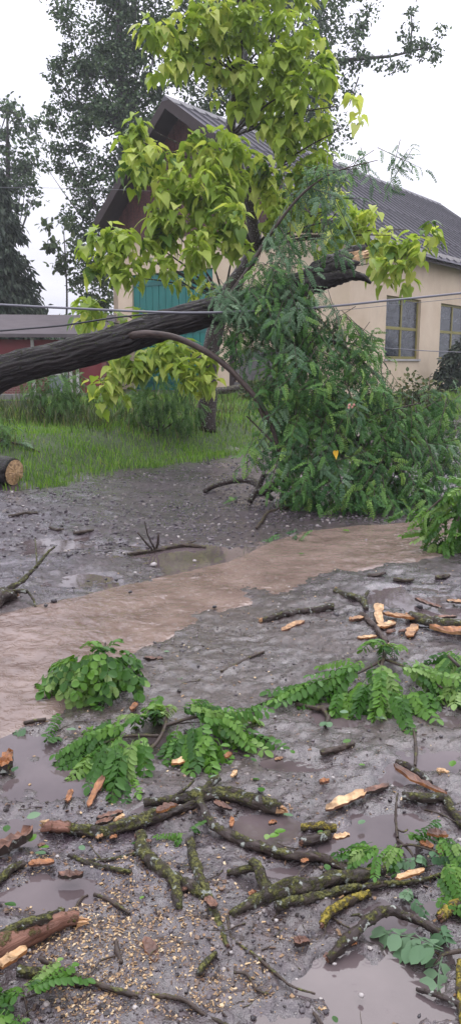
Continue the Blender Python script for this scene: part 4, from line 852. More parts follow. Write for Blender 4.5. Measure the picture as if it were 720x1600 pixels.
for px, py, rx, ry, Y, dens in RC:
    c, r = E(px, py, rx, ry, Y); r[1] = max(min(r[1], .55), .22); k = int(dens * rx * ry * 3.14 / 50)
    ns = max(2, int(k / 9)); cen, u_ = in_ell(ns, c, r, .35); m9 = 9; k = ns * m9                 # sprays: a twig with leaves alternating along it
    td = u_ * .65 + RNG.normal(size=(ns, 3)) * .35 + [.05, -.25, -.72]; td /= np.linalg.norm(td, axis=1, keepdims=True)
    nn = u_ * .4 + [0, -.45, .65] + RNG.normal(size=(ns, 3)) * .30; nn -= (nn * td).sum(1, keepdims=True) * td; nn /= np.linalg.norm(nn, axis=1, keepdims=True); sx = np.cross(td, nn)
    tt = np.tile(np.linspace(-.5, .5, m9), ns); sg = np.tile([1, -1, 1, -1, 1, -1, 1, -1, 0], ns)[:, None]; ln = np.repeat(RNG.uniform(.34, .62, ns), m9); rp = lambda v: np.repeat(v, m9, 0)
    pos = rp(cen) + rp(td) * (tt * ln)[:, None]; D = rp(td) * .62 + rp(sx) * sg * .85 + np.array([0, 0, -.22]) + RNG.normal(size=(k, 3)) * .14; Nn = rp(nn) + RNG.normal(size=(k, 3)) * .16
    pos[:, 2] = np.maximum(pos[:, 2], .05 + RNG.random(k) * .1)
    for j_ in range(ns): TW.append(([tuple(cen[j_] - td[j_] * .32), tuple(cen[j_]), tuple(cen[j_] + td[j_] * .25)], [.005, .004, .002]))
    Ts.append(pos); Ms.append(basis(D, Nn, RNG.uniform(.62, 1.0, k))); Pa.append(np.repeat((RNG.random(ns) < (.7 if py < 520 else .10)), m9))
Ts = np.concatenate(Ts); Ms = np.concatenate(Ms); Pa = np.concatenate(Pa) > 0
order = np.argsort(Ts[:, 1] + RNG.random(len(Ts)) * .5); near_, rest = order[:300], order[300:]
for i in near_: place((ME_ROBP if Pa[i] else ME_ROB)[RNG.integers(0, 4)], Ms[i], Ts[i], rob)
for ii, mt in ((rest[~Pa[rest]], M_ROBINIA), (rest[Pa[rest]], M_ROBPALE)):
    o = scatter('foliage', FR_LO, Ms[ii], Ts[ii], mt, rob, (0, 0, 0)); o.location = -FB; o['kind'] = 'stuff'
o = tubes('twigs', TW, M_TWIG, rob, (0, 0, 0), seg=4, step=.15, amp=0); o.location = -FB; o['kind'] = 'stuff'
ye = G(525, 714, .55); M_YEL = plain('yellow_leaf', (.60, .36, .02), .4); M_PINK = plain('pink_blossom', (.62, .30, .24), .5)
yl = link('yellow_leaf', mesh_py('yellow_leaf', *[([tuple(np.array(v) * .075) for v in CAT[0][0]]), CAT[0][1]]), M_YEL, rob); p_ = P(525, 705, 8.25); yl.location = p_ - FB; yl.rotation_euler = (math.radians(-80), 0, .2); yl['label'] = 'single yellow leaf hanging in the dark crown'
pk = scatter('blossom', PEB, basis(unit(9), unit(9), np.full(9, .016)), np.array(P(547, 634, 8.45)) + RNG.normal(size=(9, 3)) * .022, M_PINK, rob, (0, 0, 0)); pk.location = -FB

# near drooping locust branch entering from the right
nb_ = G(735, 860); nbr = empty('hanging_locust_branch', (nb_.x + .3, nb_.y + .1, 0), 'fresh green locust branch drooping over the stream at the right edge', 'branch')
Y2 = 6.75; st2 = [P(800, 735, Y2 + .2), P(745, 752, Y2), P(700, 772, Y2 - .05), P(665, 800, Y2 - .1)]
tubes('stem', [(st2, [.022, .017, .012, .005]), ([P(745, 752, Y2), P(720, 800, Y2 - .1), P(705, 840, Y2 - .2)], [.012, .009, .004]), ([P(780, 742, Y2), P(790, 800, Y2), P(780, 900, Y2 - .2)], [.03, .03, .03])], M_TWIG, nbr, (0, 0, 0), seg=7).location = -nbr.location
for px, py, rx, ry, n in [(650, 800, 26, 10, 5), (690, 790, 30, 22, 18), (710, 820, 26, 26, 20), (725, 770, 26, 24, 16), (690, 835, 24, 22, 16), (720, 850, 22, 18, 12), (755, 800, 30, 50, 24)]:
    c, r = E(px, py, rx, ry, Y2 - .05); pos, u_ = in_ell(n, c, r, .2); pos[:, 2] = np.maximum(pos[:, 2], .04)
    Mx = basis(u_ * .5 + RNG.normal(size=(n, 3)) * .3 + [-.45, -.2, -.45], [0, -.35, .85] + RNG.normal(size=(n, 3)) * .25, RNG.uniform(.8, 1.1, n))
    for i in range(n): place(ME_SPR[RNG.integers(0, 5)], Mx[i], pos[i], nbr)

# ------------------------------------------------------------------ wires
M_WIRE = plain('black_cable', (.030, .030, .034), .5, .4); M_WIREG = plain('grey_cable', (.16, .16, .18), .5, .4)
def wire(label, pts, r, mat): tag(tube('overhead_wire', [P(*q) for q in pts], r, mat, seg=6, step=.4, amp=0, knob=0), label, 'cable')
wire('thick sagging black cable passing in front of the fallen trunk', [(-400, 452, 8.9), (0, 476, 8.9), (120, 482, 8.9), (240, 487.5, 8.95), (330, 488.5, 9.0), (485, 481.5, 9.2), (600, 470, 9.4), (720, 458, 9.6), (1100, 415, 10)], .013, M_WIREG)
wire('lower black cable at left rising to cross the fallen trunk', [(-400, 552, 9.0), (0, 517, 9.0), (100, 508.5, 9.0), (180, 496, 9.0), (260, 489.5, 9.02), (330, 490.5, 9.05), (480, 484, 9.3)], .010, M_WIRE)
wire('thin pale wire hanging low across the cream wall', [(470, 520, 9.4), (555, 539, 9.4), (620, 545, 9.4), (720, 550.5, 9.4), (1000, 556, 9.4)], .005, M_WIREG)
wire('thin grey wire just below the thick cable at right', [(520, 486, 9.5), (600, 478, 9.5), (720, 466, 9.6), (1000, 440, 9.8)], .003, M_WIREG)
wire('fine wire running to the wooden gable', [(-200, 291, 24), (100, 294, 24), (236, 298.5, 28.5)], .006, M_WIREG)

# ------------------------------------------------------------------ broken branches on the road
def wpts(pts, rpx, sink=.75):
    P_, R_ = [], []; rs = np.interp(np.linspace(0, 1, len(pts)), np.linspace(0, 1, len(rpx)), rpx); rs = np.where(rs > 14, rs, rs * .80)
    for (a, b, *l), r in zip(pts, rs):
        g0 = G(a, b); rw = r * m_per_px(g0); p = G(a, b, rw * sink + (l[0] if l else 0) + float(HF(g0.x, g0.y) - HM(g0.x, g0.y)) * .5); P_.append(p); R_.append(r * m_per_px(p))
    return P_, R_
SEED = [0]
def _b(): pass
def branch(name, label, pts, rpx, mat, ends='', twigs=(), cat_='branch', group=None, end_mat=None, end_len=1.0, seg=None, knob=.42, amp=.34, sink=.75, jit=.55, ridge=.0):
    SEED[0] += 1; P_, R_ = wpts(pts, rpx, sink); loc = Vector((P_[0].x, P_[0].y, P_[0].z - R_[0]))
    rm = max(R_); o = tube(name, P_, R_, mat, None, loc, seg=seg or (18 if rm > .012 else 9 if rm > .006 else 7), step=max(rm * .35, .005), amp=amp, knob=knob, ridge=ridge, seed=SEED[0], jitter=rm * jit)
    tag(o, label, cat_, group)
    for ch, i, j in (('a', 0, 1), ('z', -1, -2)):
        if ch in ends:
            splinters('torn_end', P_[i], P_[i] - P_[j], R_[i] * .92, end_mat or M_WOOD, o, loc, end_len, 11, SEED[0]); o.children[-1].location = (0, 0, 0)
    for tp, tr in twigs:
        tP, tR = wpts(tp, tr); tube('twig', tP, tR, mat, o, (0, 0, 0), seg=8, step=.012, amp=amp, knob=knob, seed=SEED[0] + 50, jitter=max(tR) * .4).location = -loc
    return o
B = branch
B('mossy_branch', 'thick mossy branch peeled red at its left end, below the leaf spray', [(100, 1293), (130, 1297), (165, 1299), (205, 1289), (245, 1271), (275, 1262)], [10, 11, 12, 12, 10], M_MOSSY, 'z', end_mat=M_BARKIN)
pe = B('peeled_branch_end', 'peeled red branch stub with bright torn left tip', [(72, 1290), (90, 1292), (112, 1295)], [11, 11, 10], M_PEELED, 'a', end_len=1.3, end_mat=M_PALEWOOD)
B('mossy_branch', 'knobbly mossy branch with a torn orange right end, topmost of the pile', [(225, 1256), (262, 1248), (300, 1242), (345, 1240), (392, 1249), (438, 1264)], [7, 9, 12, 13, 14, 12], M_MOSSY, 'z', [([(318, 1240), (330, 1225, .02), (345, 1214, .04)], [9, 7]), ([(270, 1246), (290, 1232, .02), (305, 1218, .04)], [4, 2])], end_len=1.4)
B('mossy_branch', 'grey branch lying under the topmost mossy one, parallel to it', [(215, 1287), (250, 1276), (285, 1263), (318, 1254)], [7, 8, 7], M_DARKB)
B('dark_branch', 'long dark branch curving right and down from the mossy pile', [(312, 1250, .02), (326, 1278, .02), (355, 1304), (390, 1319), (430, 1331), (470, 1337), (510, 1343), (545, 1357)], [8, 9, 10, 10, 9, 7], M_DARKB, '')
B('mossy_branch', 'stout mossy branch slanting down right with dangling moss below it', [(219, 1305), (230, 1338), (262, 1366), (298, 1383), (325, 1402)], [11, 13, 12, 11, 9], M_MOSSY, 'a', [([(268, 1368), (276, 1395), (280, 1418)], [12, 12, 7])], end_mat=M_BARKIN)
B('mossy_branch', 'upright grey-green branch crossing the stout mossy one', [(296, 1312), (305, 1345), (318, 1380), (334, 1422), (346, 1450), (356, 1478)], [8, 9, 9, 9, 7, 4], M_MOSSY, 'z', end_mat=M_BARKIN)
B('mossy_branch', 'longest mossy branch in the middle with an upright forked stub', [(358, 1428), (400, 1402), (445, 1389), (500, 1379), (550, 1370), (600, 1366)], [9, 14, 15, 14, 12, 8], M_MOSSY, '', [([(420, 1392), (408, 1366, .02), (396, 1346, .03)], [13, 11, 9]), ([(402, 1356, .02), (378, 1360, .01), (356, 1363)], [8, 7, 6])])
B('mossy_branch', 'straight mossy branch just below the longest one, thinning to the right', [(430, 1418), (480, 1405), (530, 1392), (580, 1384), (640, 1379), (695, 1364)], [9, 9, 8, 6, 5, 3], M_MOSSY)
B('lichen_stick', 'short stick covered in bright yellow lichen below the mossy pile', [(503, 1446), (516, 1424), (545, 1408), (576, 1396)], [7, 9, 9, 7], M_LICHEN, 'a', end_mat=M_BARKIN)
B('dark_branch', 'wet dark branch bent into an arch at lower right', [(512, 1497), (545, 1466, .01), (578, 1437, .03), (606, 1424, .045), (640, 1434, .03), (678, 1452, .01), (698, 1472)], [9, 11, 10, 9, 8, 8, 6], M_DARKB, 'a', end_mat=M_BARKIN, twigs=[([(575, 1440, .03), (560, 1430, .03), (548, 1432, .03)], [4, 2])])
B('thin_twig', 'long wiry black twig trailing down right from the pile', [(356, 1432), (362, 1465), (394, 1490), (428, 1519), (455, 1540), (492, 1553)], [3.5, 3.5, 3, 2], M_TWIG)
B('thin_twig', 'long slender brown twig running along the bottom left', [(62, 1495, .02), (110, 1521, .02), (160, 1541, .01), (212, 1553), (280, 1561), (320, 1585), (360, 1606)], [5, 5, 5, 4, 4], M_TWIG, '', [([(150, 1540), (185, 1548), (215, 1562)], [4, 3])])
B('peeled_log', 'heavy peeled reddish log with torn yellow end at the left edge', [(-60, 1520), (-10, 1494), (30, 1472), (70, 1453), (105, 1442), (125, 1441)], [24, 23, 20, 17, 14, 12], M_PEELED, 'z', end_len=1.7, end_mat=M_WOOD, amp=.08, sink=.9)
B('mossy_log', 'mossy strip of bark lying on the heavy peeled log', [(0, 1464, .05), (35, 1448, .05), (68, 1436, .05), (98, 1424, .04)], [9, 10, 10, 7], M_MOSSY, cat_='bark')
B('mossy_branch', 'fuzzy green mossy branch under the peeled log', [(28, 1518), (62, 1523), (100, 1528), (138, 1534)], [10, 11, 10, 7], M_MOSSY)
B('thin_branch', 'thin mossy forked branch left of the stout mossy one', [(108, 1337), (135, 1347), (168, 1356), (206, 1363)], [4, 5, 5, 4], M_MOSSY, '', [([(130, 1345), (175, 1343), (214, 1333)], [3.5, 4, 4])])
B('dark_stub', 'short dark log stub with pale sawn left face', [(470, 1317), (490, 1312), (516, 1306)], [9, 10, 9], M_DARKB, 'a', end_len=.5, end_mat=M_BARKIN)
B('lichen_stub', 'short yellow-green lichen stub above the dark log stub', [(470, 1292), (496, 1290), (524, 1294)], [7, 9, 7], M_LICHEN)
B('dark_branch', 'dark slim branch lying along the long orange bark strip', [(618, 1190), (645, 1202), (672, 1224)], [5, 6, 5], M_DARKB)
B('mossy_branch', 'crooked mossy branch at right below the orange bark strip', [(627, 1246), (660, 1248), (692, 1247), (704, 1266), (722, 1288)], [8, 10, 9, 8, 8], M_MOSSY)
B('thin_twig', 'thin black forked twig standing out of the puddle', [(620, 1308), (617, 1285, .02), (618, 1262, .04), (621, 1240, .06)], [3, 3, 2], M_TWIG, '', [([(619, 1295, .01), (630, 1300, .02), (636, 1296, .02)], [2, 1.5])])
B('lichen_stick', 'yellow-lichened stick poking in at the right edge', [(688, 1432), (706, 1420), (730, 1410)], [9, 11, 11], M_LICHEN, 'a', end_mat=M_BARKIN)
B('dark_stick', 'dark stick at the bottom right corner', [(650, 1547), (682, 1556), (712, 1568), (730, 1576)], [4, 6, 6], M_DARKB)
B('lichen_stick', 'yellow upright stick in the bottom right corner', [(716, 1500), (716, 1540), (719, 1580), (722, 1605)], [5, 6, 6], M_LICHEN)
B('dark_branch', 'straight dark branch with orange left tip beside the stream', [(408, 969), (440, 961), (480, 955), (520, 948)], [5, 6, 6, 7], M_DARKB, 'a', end_len=1.5)
B('mossy_branch', 'short crooked mossy branch at the stream edge above the split wood', [(523, 922), (545, 930), (566, 937), (572, 950)], [5, 6, 7, 4], M_MOSSY, '', [([(566, 937), (575, 925, .02)], [4, 3])])
B('split_log', 'dark log with bright orange split face at the right edge', [(676, 973), (700, 979), (730, 982)], [11, 13, 13], M_MOSSY, 'a', end_mat=M_ORANGE, end_len=1.6)
B('dark_branch', 'mossy piece of branch leading into the orange split log', [(640, 962), (658, 970), (680, 976)], [8, 10, 10], M_MOSSY, 'a', end_len=1.6, end_mat=M_ORANGE)
B('thin_branch', 'bare brown stem of the large leafy spray beside the split wood', [(565, 958), (578, 972), (592, 988), (604, 1004)], [4, 5, 5, 4], M_LIMB)
B('thin_branch', 'thin bare branch with upright twigs lying in the shallow water', [(200, 866), (235, 862), (262, 856), (285, 852), (322, 855)], [3, 3.5, 4, 3], M_TWIG, '', [([(240, 861), (228, 848, .10), (215, 832, .2)], [2, 1.2]), ([(244, 860), (247, 846, .08), (248, 834, .15)], [2.5, 2]), ([(242, 858, .02), (232, 838, .2), (226, 815, .38)], [1.8, 1]), ([(285, 852), (300, 847, .03), (306, 845, .04)], [2, 1.5])])
B('mossy_twig', 'olive mossy twig rising from the stump at the left edge', [(-5, 924), (20, 916, .03), (45, 898, .08), (65, 876, .16), (86, 854, .24)], [5, 5, 4, 3, 2], M_MOSSY, '', [([(58, 885, .14), (57, 862, .2), (55, 842, .24)], [2, 1.2]), ([(-5, 928), (22, 924, .04), (44, 924, .05)], [5, 4]), ([(44, 924, .05), (52, 935, .02), (56, 948)], [2.5, 2])])
B('stump_log', 'dark rotten log stump with orange splinters at the left edge by the stream', [(-40, 945), (-5, 938), (22, 928)], [15, 14, 10], M_DARKB, 'z', end_len=1.8)
B('cut_log', 'freshly sawn log with pale round end at the left edge on the grass', [(-150, 704), (-80, 716), (-20, 729), (22, 738)], [19, 19, 20, 20], M_TRUNK, '', end_mat=M_PALEWOOD, sink=.95, knob=.1, amp=.12, seg=40, jit=0, ridge=.06)
clog = bpy.data.objects['cut_log']
cp, cr2 = wpts([(-20, 729), (22, 738)], [20, 20], .95); dv = (cp[1] - cp[0]).normalized(); a_ = dv.orthogonal().normalized(); b_ = dv.cross(a_)
V = [cp[1] - clog.location + dv * .035]; n_ = 40
for q_ in (.33, .66, 1.0):
    for k in range(n_): th = 6.2832 * k / n_; V.append(cp[1] - clog.location + dv * (.03 * (1 - q_) + .012 + random.uniform(-.006, .006)) + (a_ * math.cos(th) + b_ * math.sin(th)) * cr2[1] * q_ * 1.0)
Fc = [(0, 1 + k, 1 + (k + 1) % n_) for k in range(n_)] + [(1 + j * n_ + k, 1 + (j + 1) * n_ + k, 1 + (j + 1) * n_ + (k + 1) % n_, 1 + j * n_ + (k + 1) % n_) for j in range(2) for k in range(n_)]
link('sawn_face', mesh_py('sawn_face', V, Fc), M_PALEWOOD, clog)
for lab, pts, r in [('short black twig on the gravel far left', [(14, 806), (35, 803), (60, 801)], 3), ('small forked twig on the gravel left of the shallow water', [(78, 824), (90, 828), (100, 827)], 2.5), ('dark flat stick on the gravel near the shallow water', [(115, 833), (130, 831), (148, 829)], 3.5),
                    ('thin dark twig near the foot of the fallen crown', [(400, 825), (408, 815), (420, 800), (450, 793)], 3), ('dark spindly twig below the stream, right of the leafy mound', [(345, 1050), (365, 1040), (388, 1028), (412, 1018)], 3),
                    ('dark bark stick beside the leafy spray on the right', [(500, 1176), (525, 1172), (552, 1162)], 6), ('small dark stick in the mud above the dark bark stick', [(396, 1152), (412, 1153), (428, 1151)], 5), ('dark straight twig rising at right above the orange bark strip', [(648, 1196), (649, 1168), (646, 1140)], 3),
                    ('dark stick under the big right spray', [(462, 1100), (495, 1106), (530, 1104)], 5), ('short stem hanging below the big right spray', [(505, 1108), (510, 1120), (508, 1134)], 5), ('dark stick at the waters edge under the leafy mound', [(72, 1070), (90, 1078), (108, 1086)], 6), ('thin stick reaching into the stream left of the leafy mound', [(52, 1093), (75, 1091), (105, 1086)], 3),
                    ('dark short twig between puddles at bottom left', [(148, 1398), (175, 1410), (203, 1428)], 4), ('dark wood sliver standing on the sawdust', [(182, 1470), (184, 1488), (190, 1505)], 5), ('mossy short stick at the edge of the lower puddle', [(312, 1522), (322, 1505), (338, 1490)], 7), ('dark kinked twig in the lower puddle', [(365, 1520), (385, 1522), (400, 1545), (418, 1553)], 3),
                    ('tiny dark stick at the bottom edge of the road', [(490, 1582), (497, 1590), (503, 1600)], 4), ('thin twig below the yellow lichen stick', [(518, 1432), (532, 1443), (546, 1450)], 2), ('dark stick above the stream bank at far right', [(615, 905), (632, 907), (646, 906)], 4), ('flat dark stick near the right edge by the stream', [(680, 902), (692, 901), (702, 899)], 4), ('short dark stick left of the flat one by the stream', [(576, 900), (590, 898), (602, 896)], 3.5),
                    ('mossy crumbled stick at left edge beside the bark slab', [(-5, 1378), (15, 1362), (38, 1350)], 8), ('thin dark twig in the sawdust beside the peeled log', [(120, 1418), (128, 1404), (138, 1398)], 3), ('small black stick under the fallen crown edge', [(392, 778), (402, 772), (412, 770)], 4)]:
    B('stick', lab, pts, [r * .9, r, r * .7], M_MOSSY if 'mossy' in lab else M_TWIG, '', cat_='stick')

# ------------------------------------------------------------------ flat shards of bark and torn wood
def shard(name, label, pts, wpx, mat, under=None, thick=.008, lift=.006, curl=.15, cat_='wood piece', group=None):
    SEED[0] += 1; rr = random.Random(SEED[0]); C = [G(a, b, lift + (l[0] if l else 0)) for a, b, *l in pts]
    n = 11; idx = np.linspace(0, len(C) - 1, n); cx_ = [Vector([float(np.interp(i, range(len(C)), [c[k] for c in C])) for k in range(3)]) for i in idx]
    ws = np.interp(np.linspace(0, 1, n), np.linspace(0, 1, len(wpx)), wpx); loc = cx_[0].copy(); loc.z = 0; V = []
    for i in range(n):
        t = (cx_[min(i + 1, n - 1)] - cx_[max(i - 1, 0)]).normalized(); s = t.cross(Vector((0, 0, 1))).normalized(); wd = ws[i] * m_per_px(cx_[i]) * rr.uniform(.82, 1.15); end = .35 if i in (0, n - 1) else 1
        for u_ in (-1, -.5, 0, .5, 1):
            q = cx_[i] + s * wd * u_ * end * rr.uniform(.88, 1.08) + t * rr.uniform(-1, 1) * wd * .25; q.z += curl * wd * (u_ * u_) + rr.uniform(-.0015, .0015); V.append(q - loc)
    top = len(V); V += [v + Vector((0, 0, thick * rr.uniform(.6, 1.2))) for v in V[:]]; Fc, Fs = [], []
    for i in range(n - 1):
        for j in range(4): a = i * 5 + j; Fc.append((top + a, top + a + 1, top + a + 6, top + a + 5)); Fs.append((a, a + 5, a + 6, a + 1))
    ring = [i * 5 for i in range(n)] + [(n - 1) * 5 + j for j in range(1, 5)] + [i * 5 + 4 for i in range(n - 2, -1, -1)] + [3, 2, 1]
    for k in range(len(ring)): a, b = ring[k], ring[(k + 1) % len(ring)]; Fs.append((a, b, top + b, top + a))
    me = mesh_py(name, V, Fc + Fs); o = link(name, me, mat, None, loc)
    if under is not None:
        me.materials.append(under); me.polygons.foreach_set('material_index', [0] * len(Fc) + [1] * len(Fs))
    return tag(o, label, cat_, group)
S = shard
S('wood_splinter', 'large pale leaf-shaped wood splinter on the wet road', [(508, 1268), (535, 1254), (568, 1240)], [5, 11, 9], M_PALEWOOD, M_BARKIN, .010, .012)
S('bark_strip', 'dark curled bark tail joined to the pale splinter', [(566, 1241), (585, 1236), (607, 1229)], [4, 7, 5], M_BARKIN, M_DARKB, .012, .004)
S('bark_strip', 'long orange bark strip at right above the mossy branch', [(616, 1197), (640, 1216), (668, 1230), (697, 1243)], [7, 8, 6, 4], M_BARKIN, M_ORANGE, .012, .015)
S('wood_splinter', 'bright orange torn splinter on the straight mossy branch', [(618, 1374, .02), (640, 1368, .03), (662, 1360, .02)], [6, 7, 4], M_PALEWOOD, M_ORANGE, .008, .02)
S('wood_chip', 'pale oval wood chip on the dark log stub', [(520, 1311, .02), (532, 1309, .02), (545, 1305, .02)], [5, 7, 5], M_PALEWOOD, M_BARKIN, .008, .012)
S('bark_slab', 'thick curved bark slab with leaflets at the left edge', [(-15, 1344), (12, 1330), (33, 1320), (50, 1304)], [12, 12, 10, 7], M_BARKIN, M_DARKB, .030, .008, .5)
S('wood_chip', 'small orange chip near the bottom of the leaf spray', [(268, 1195), (285, 1190), (303, 1180)], [6, 7, 3], M_PALEWOOD, M_ORANGE)
S('bark_strip', 'upright orange bark strip hanging below the leaf spray', [(138, 1262), (148, 1240), (162, 1216, .02)], [4, 6, 6], M_ORANGE, M_BARKIN)
S('bark_chip', 'orange-brown bark chip beside the upright strip', [(106, 1254), (109, 1245), (112, 1236)], [4, 5, 4], M_ORANGE, M_BARKIN)
S('bark_chip', 'reddish bark chip under the dark curved branch', [(335, 1254), (350, 1262), (362, 1267)], [5, 6, 4], M_BARKIN, M_DARKB)
S('bark_chip', 'small red-brown chip standing by the dark curved branch', [(361, 1294), (362, 1287), (363, 1279)], [3, 4, 3], M_ORANGE, M_BARKIN)
S('bark_chip', 'long pointed pinkish bark chip in the sawdust', [(243, 1506), (238, 1488), (228, 1467)], [5, 10, 7], M_BARKIN, M_ORANGE, .008)
S('bark_chip', 'curled brown bark chip in the left puddle', [(92, 1371), (110, 1373), (130, 1370)], [6, 8, 5], M_BARKIN, M_DARKB, .012, .008, .5)
S('bark_chip', 'brown bark chip beside the yellow chips at left', [(45, 1352), (62, 1350), (85, 1349)], [6, 7, 5], M_ORANGE, M_BARKIN)
S('wood_chip', 'tan slanting chip above the thick mossy branch', [(178, 1285), (186, 1280), (194, 1275)], [3, 4, 3], M_PALEWOOD)
S('bark_chip', 'narrow brown bark sliver above the thick mossy branch', [(152, 1282), (172, 1276), (192, 1271)], [4, 5, 4], M_BARKIN, M_DARKB, .012)
S('bark_chip', 'dark bark sliver close above the thick mossy branch', [(150, 1291), (165, 1286), (180, 1280)], [4, 5, 3], M_BARKIN, M_DARKB, .012)
S('wood_chip', 'small orange chip left of the standing pebbles near the pale splinter', [(500, 1226), (507, 1222), (514, 1223)], [4, 5, 4], M_ORANGE, M_BARKIN, .012)
S('wood_chip', 'tan chip at right of the orange bark strip', [(682, 1205), (692, 1206), (700, 1209)], [4, 5, 3], M_PALEWOOD)
S('wood_chip', 'pale chip left of the thick mossy branch near the spray', [(352, 1185), (356, 1181), (361, 1178)], [4, 5, 3], M_ORANGE)
S('wood_chip', 'pale splinter lying above the orange end of the thick branch', [(362, 1215), (366, 1210), (368, 1205)], [3, 4, 3], M_PALEWOOD)
S('wood_splinter', 'pale upright splinter in the heap of split wood by the stream', [(594, 978), (590, 960, .02), (592, 944, .03)], [6, 6, 8], M_PALEWOOD, M_ORANGE)
S('wood_splinter', 'long orange splinter running into the split log', [(598, 960), (620, 964), (648, 968)], [5, 7, 5], M_WOOD, M_ORANGE, .015, .015)
S('split_wood', 'broad orange split slab on the log at the right edge', [(672, 980, .03), (695, 984, .045), (718, 985, .05), (740, 986, .05)], [6, 10, 11, 11], M_ORANGE, M_WOOD, .02, .02, -.25)
S('wood_chip', 'pale rounded wood slab in the heap of split wood', [(592, 982), (604, 978), (616, 974)], [7, 9, 6], M_PALEWOOD, M_ORANGE, .012, .01)
S('wood_chip', 'orange upright chip right of the heap of split wood', [(638, 996), (643, 986), (649, 978)], [6, 8, 5], M_WOOD, M_ORANGE, .012, .01)
S('wood_chip', 'orange chip left in the heap of split wood', [(546, 971), (556, 969), (566, 966)], [5, 7, 5], M_WOOD, M_BARKIN, .015, .01)
S('wood_chip', 'flat pale chip below the heap of split wood', [(558, 998), (572, 997), (588, 995)], [4, 6, 4], M_PALEWOOD, M_ORANGE)
S('bark_chip', 'small reddish chip below the pale rounded slab', [(604, 990), (610, 987), (617, 986)], [4, 5, 4], M_BARKIN)
S('bark_chip', 'little brown chip between the slab and the orange upright chip', [(622, 988), (627, 987), (632, 985)], [3, 4, 3], M_BARKIN)
S('wood_splinter', 'orange splintered piece beside the straight dark branch', [(440, 988), (456, 979), (474, 972)], [5, 7, 6], M_WOOD, M_BARKIN, .012, .01)
S('bark_strip', 'dark-edged bark strip above the orange split log', [(648, 937), (668, 945), (688, 951)], [4, 5, 4], M_BARKIN, M_DARKB, .015)
S('wood_splinter', 'orange bark plate at the right edge above the split log', [(697, 941), (712, 942), (730, 943)], [5, 7, 7], M_WOOD, M_DARKB, .015)
S('bark_strip', 'reddish bark strip along the top of the split log', [(672, 968, .03), (690, 966, .04), (712, 965, .04)], [3, 5, 4], M_BARKIN, M_DARKB, .012)
S('bark_chip', 'orange chip near the top of the leaf spray', [(206, 1112), (209, 1107), (213, 1101)], [4, 5, 4], M_ORANGE, M_BARKIN, .012)
S('bark_chip', 'brown flat chip below the stream, right of the leafy mound', [(226, 1029), (238, 1031), (254, 1031)], [4, 5, 3], M_BARKIN, M_DARKB, .012)
S('bark_chip', 'orange-hearted bark lump at the left edge above the puddle', [(2, 1208), (10, 1200), (14, 1186)], [9, 11, 8], M_ORANGE, M_DARKB, .04)
S('bark_chip', 'brown curled scrap in the lower middle puddle', [(460, 1478), (470, 1476), (482, 1473)], [7, 9, 6], M_BARKIN, M_DARKB, .012, .006, .4)
S('bark_chip', 'orange-brown scrap caught in the leaves at right', [(667, 1305, .03), (682, 1306, .03), (698, 1308, .03)], [6, 9, 6], M_BARKIN, M_ORANGE, .01, .02, .4)
S('bark_chip', 'upright brown scrap in the leaves near the right edge', [(690, 1345), (688, 1335, .02), (684, 1324, .03)], [4, 5, 4], M_ORANGE, M_BARKIN)
S('bark_chip', 'reddish scrap among the leaves below the orange strip', [(655, 1318, .02), (665, 1321, .02), (675, 1326, .02)], [5, 6, 5], M_ORANGE, M_BARKIN)
S('bark_chip', 'dark red bark chunk on the crossing mossy branches', [(322, 1405, .03), (330, 1412, .03), (336, 1420, .03)], [6, 8, 6], M_BARKIN, M_DARKB)
S('torn_wood_piece', 'pale torn wood flap on the heavy peeled log', [(0, 1512, .09), (18, 1500, .10), (42, 1484, .08)], [10, 11, 6], M_PALEWOOD, M_ORANGE, .01, .02)
S('bark_chip', 'orange patch of bare wood on the thick mossy branch', [(246, 1270, .03), (258, 1264, .03), (272, 1258, .03)], [7, 8, 6], M_BARKIN, M_ORANGE, .008, .015)
for a, b, lab in [(225, 1320, 'tan chip in the mud left of the mossy fork'), (150, 1312, 'small brown chip below the thick mossy branch'), (172, 1313, 'orange chip below the thick mossy branch'), (430, 1190, 'small brown scrap in the middle of the road'), (598, 1345, 'yellowish chip near the green leaves'), (470, 1350, 'tan scrap between the mossy branches'), (420, 1290, 'brown scrap right of the small puddle'), (280, 1395, 'brown chip beside the dangling moss'), (545, 1480, 'orange chip beside the wet arched branch'), (388, 1400, 'small brown chip between the mossy branches'), (60, 1325, 'tiny brown chip below the bark slab'), (320, 1245, 'orange chip tucked at the branch fork')]:
    S('bark_chip', lab, [(a, b), (a + 6, b - 3), (a + 12, b - 4)], [3, 4.5, 3], random.choice([M_BARKIN, M_ORANGE, M_WOOD]), M_DARKB, .008)

